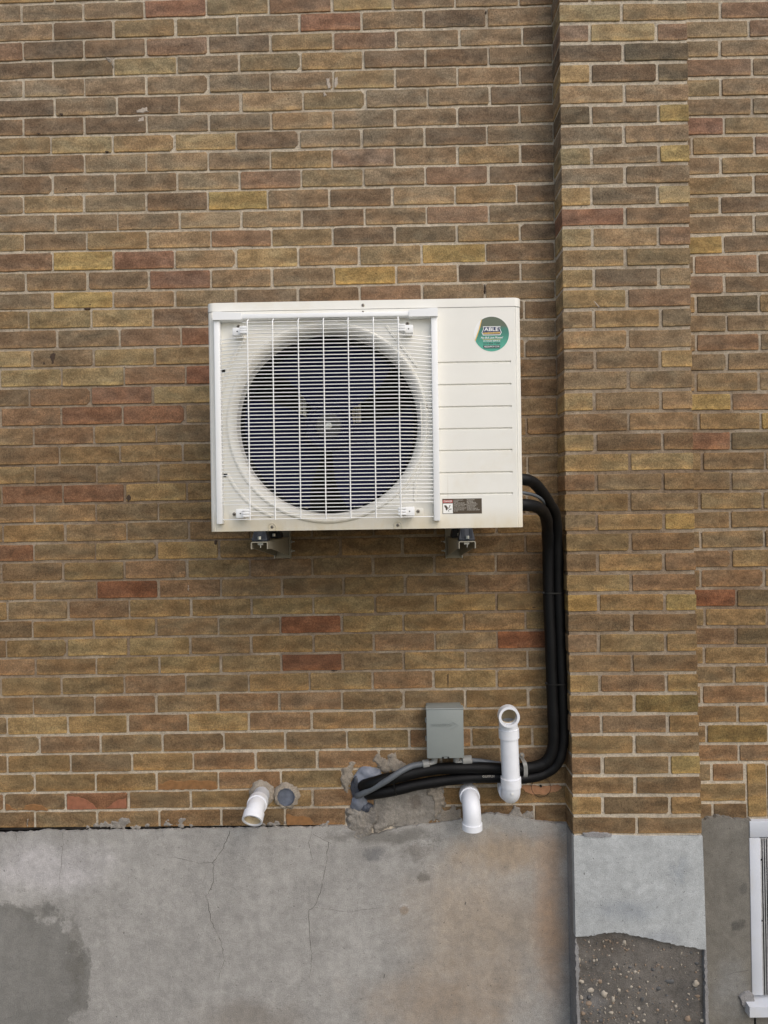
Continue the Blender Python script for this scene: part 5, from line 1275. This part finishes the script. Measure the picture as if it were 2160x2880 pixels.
# small drain elbow between box and vent
dp = thing('drain_elbow', P(1325, 2333, .1), 'white plastic elbow turned straight down below the black pipes', 'pipe')
dw = P(1317, 2226, 0.0); dpx = Vector((dw.x, -0.035, dw.z)); bend_c = Vector((dw.x + 0.001, -0.093, dw.z))
q0 = Vector((dw.x, -0.040, dw.z)); q2 = Vector((dw.x + .001, -0.095, dw.z - 0.052)); zend = P(1326, 2331, .097).z
MB().tube([Vector((dw.x, 0.002, dw.z)), q0], pr, 26).build('wall_stub', M['pvc'], dp, 40)
MB().hollow([Vector((dw.x, -0.022, dw.z)), Vector((dw.x, -0.05, dw.z))], pr + 0.005, pr - .001).build('collar', M['pvc'], dp, 40)
ep = arc_path(Vector((dw.x, -0.048, dw.z)), Vector((dw.x, -0.099, dw.z - 0.002)), Vector((dw.x + .001, -0.097, dw.z - 0.05)), 12)
MB().tube(ep, pr + 0.001, 26, False).build('bend', M['pvc'], dp, 50)
MB().hollow([Vector((dw.x + .001, -0.097, dw.z - 0.048)), Vector((dw.x + .001, -0.097, zend + .020)), Vector((dw.x + .001, -0.097, zend + .0195)), Vector((dw.x + .001, -0.097, zend))], [pr + .001, pr + .001, pr + .0045, pr + .0045], pr - 0.003).build('spigot', M['pvc'], dp, 40)
# left pipe with bent end
lp = thing('drain_pipe', P(735, 2270, .05), 'white plastic pipe stub with downturned 45 degree end at lower left wall', 'pipe')
lw_ = P(737, 2232, 0.0); s0 = Vector((lw_.x, 0.002, lw_.z)); s1 = Vector((lw_.x, -0.085, lw_.z))
MB().tube([s0, s1], pr - .001, 26).build('wall_stub', M['pvc_grey'], lp, 40)
dirn = Vector((-0.10, -0.80, -0.60)).normalized()
b0 = Vector((lw_.x, -0.078, lw_.z)); bc = Vector((lw_.x, -0.115, lw_.z)); b1 = bc + dirn * 0.022
MB().hollow([Vector((lw_.x, -0.066, lw_.z)), Vector((lw_.x, -0.094, lw_.z))], pr + 0.0045, pr - .0012).build('collar', M['pvc'], lp, 40)
bp = arc_path(Vector((lw_.x, -0.092, lw_.z)), bc, b1, 8)
MB().tube(bp, pr + .0012, 26, False).build('bend', M['pvc'], lp, 50)
MB().hollow([b1 - dirn * .004, b1 + dirn * 0.024], pr + 0.0048, pr - .001, 32).build('socket', M['pvc'], lp, 40)
MB().tube([b1 - dirn * .01, b1 + dirn * 0.020], pr - .0022, 26, False).build('bore', M['pvc_old'], lp, 60)
MB().lathe([(pr - .0022, 0), (pr - .006, .001), (pr * .55, .002)], b1 + dirn * .006, -dirn, 26, False, False).build('inner_lip', M['pvc_old'], lp, 40)
MB().lathe([(0.0, 0), (pr * .62, 0.0)], b1 - dirn * .002, dirn, 26, False, False).build('dark_bore', M['black'], lp)
# grout collars
def grout(cpx, cpy, r0, r1, parent, seed, d=0.012, name='grout_ring'):
    rnd = random.Random(seed); c = P(cpx, cpy, 0); n = 36; rin = []; rmid = []; rout = []; rb = []
    for i in range(n):
        a = i * 2 * math.pi / n; w = r1 + rnd.uniform(-.0035, .0045); wi = r0 + rnd.uniform(-.001, .001)
        dx, dz = math.cos(a), math.sin(a)
        rin.append(c + Vector((dx * wi, -d * rnd.uniform(.7, 1.1), dz * wi))); rmid.append(c + Vector((dx * lerp(wi, w, .55), -d * rnd.uniform(.6, 1.0), dz * lerp(wi, w, .55))))
        rout.append(c + Vector((dx * w, -0.001, dz * w))); rb.append(c + Vector((dx * w, 0.004, dz * w)))
    bk_ = [c + Vector((math.cos(i * 2 * math.pi / n) * r0, 0.004, math.sin(i * 2 * math.pi / n) * r0)) for i in range(n)]
    MB().rings([bk_, rin, rmid, rout, rb], True, False, False).build(name, M['smear'], parent, 40)
grout(737, 2233, pr - .0015, 0.047, lp, 1)
cp = thing('capped_pipe', P(806, 2275, 0), 'round blue grey capped pipe end set in a mortar ring beside the left drain pipe', 'pipe')
grout(806, 2238, 0.031, 0.0455, cp, 2, 0.014)
MB().lathe([(0.0325, -0.004), (0.0325, 0.011), (0.030, 0.0125), (0.029, 0.006), (0.012, 0.0045), (0.0, 0.006)], P(806, 2238, 0), (0, -1, 0), 30, True, False).build('cap', M['film_cap'], cp, 50)
wsheet('mortar_smear', [(730, 2192), (736, 2196), (734, 2212), (728, 2210)], 0.003, M['smear'], 1.0, 80, 4)
wsheet('mortar_smear', [(815, 2268), (822, 2264), (820, 2276), (816, 2280)], 0.003, M['smear'], 1.0, 81, 4)

cleanup_helper_props()
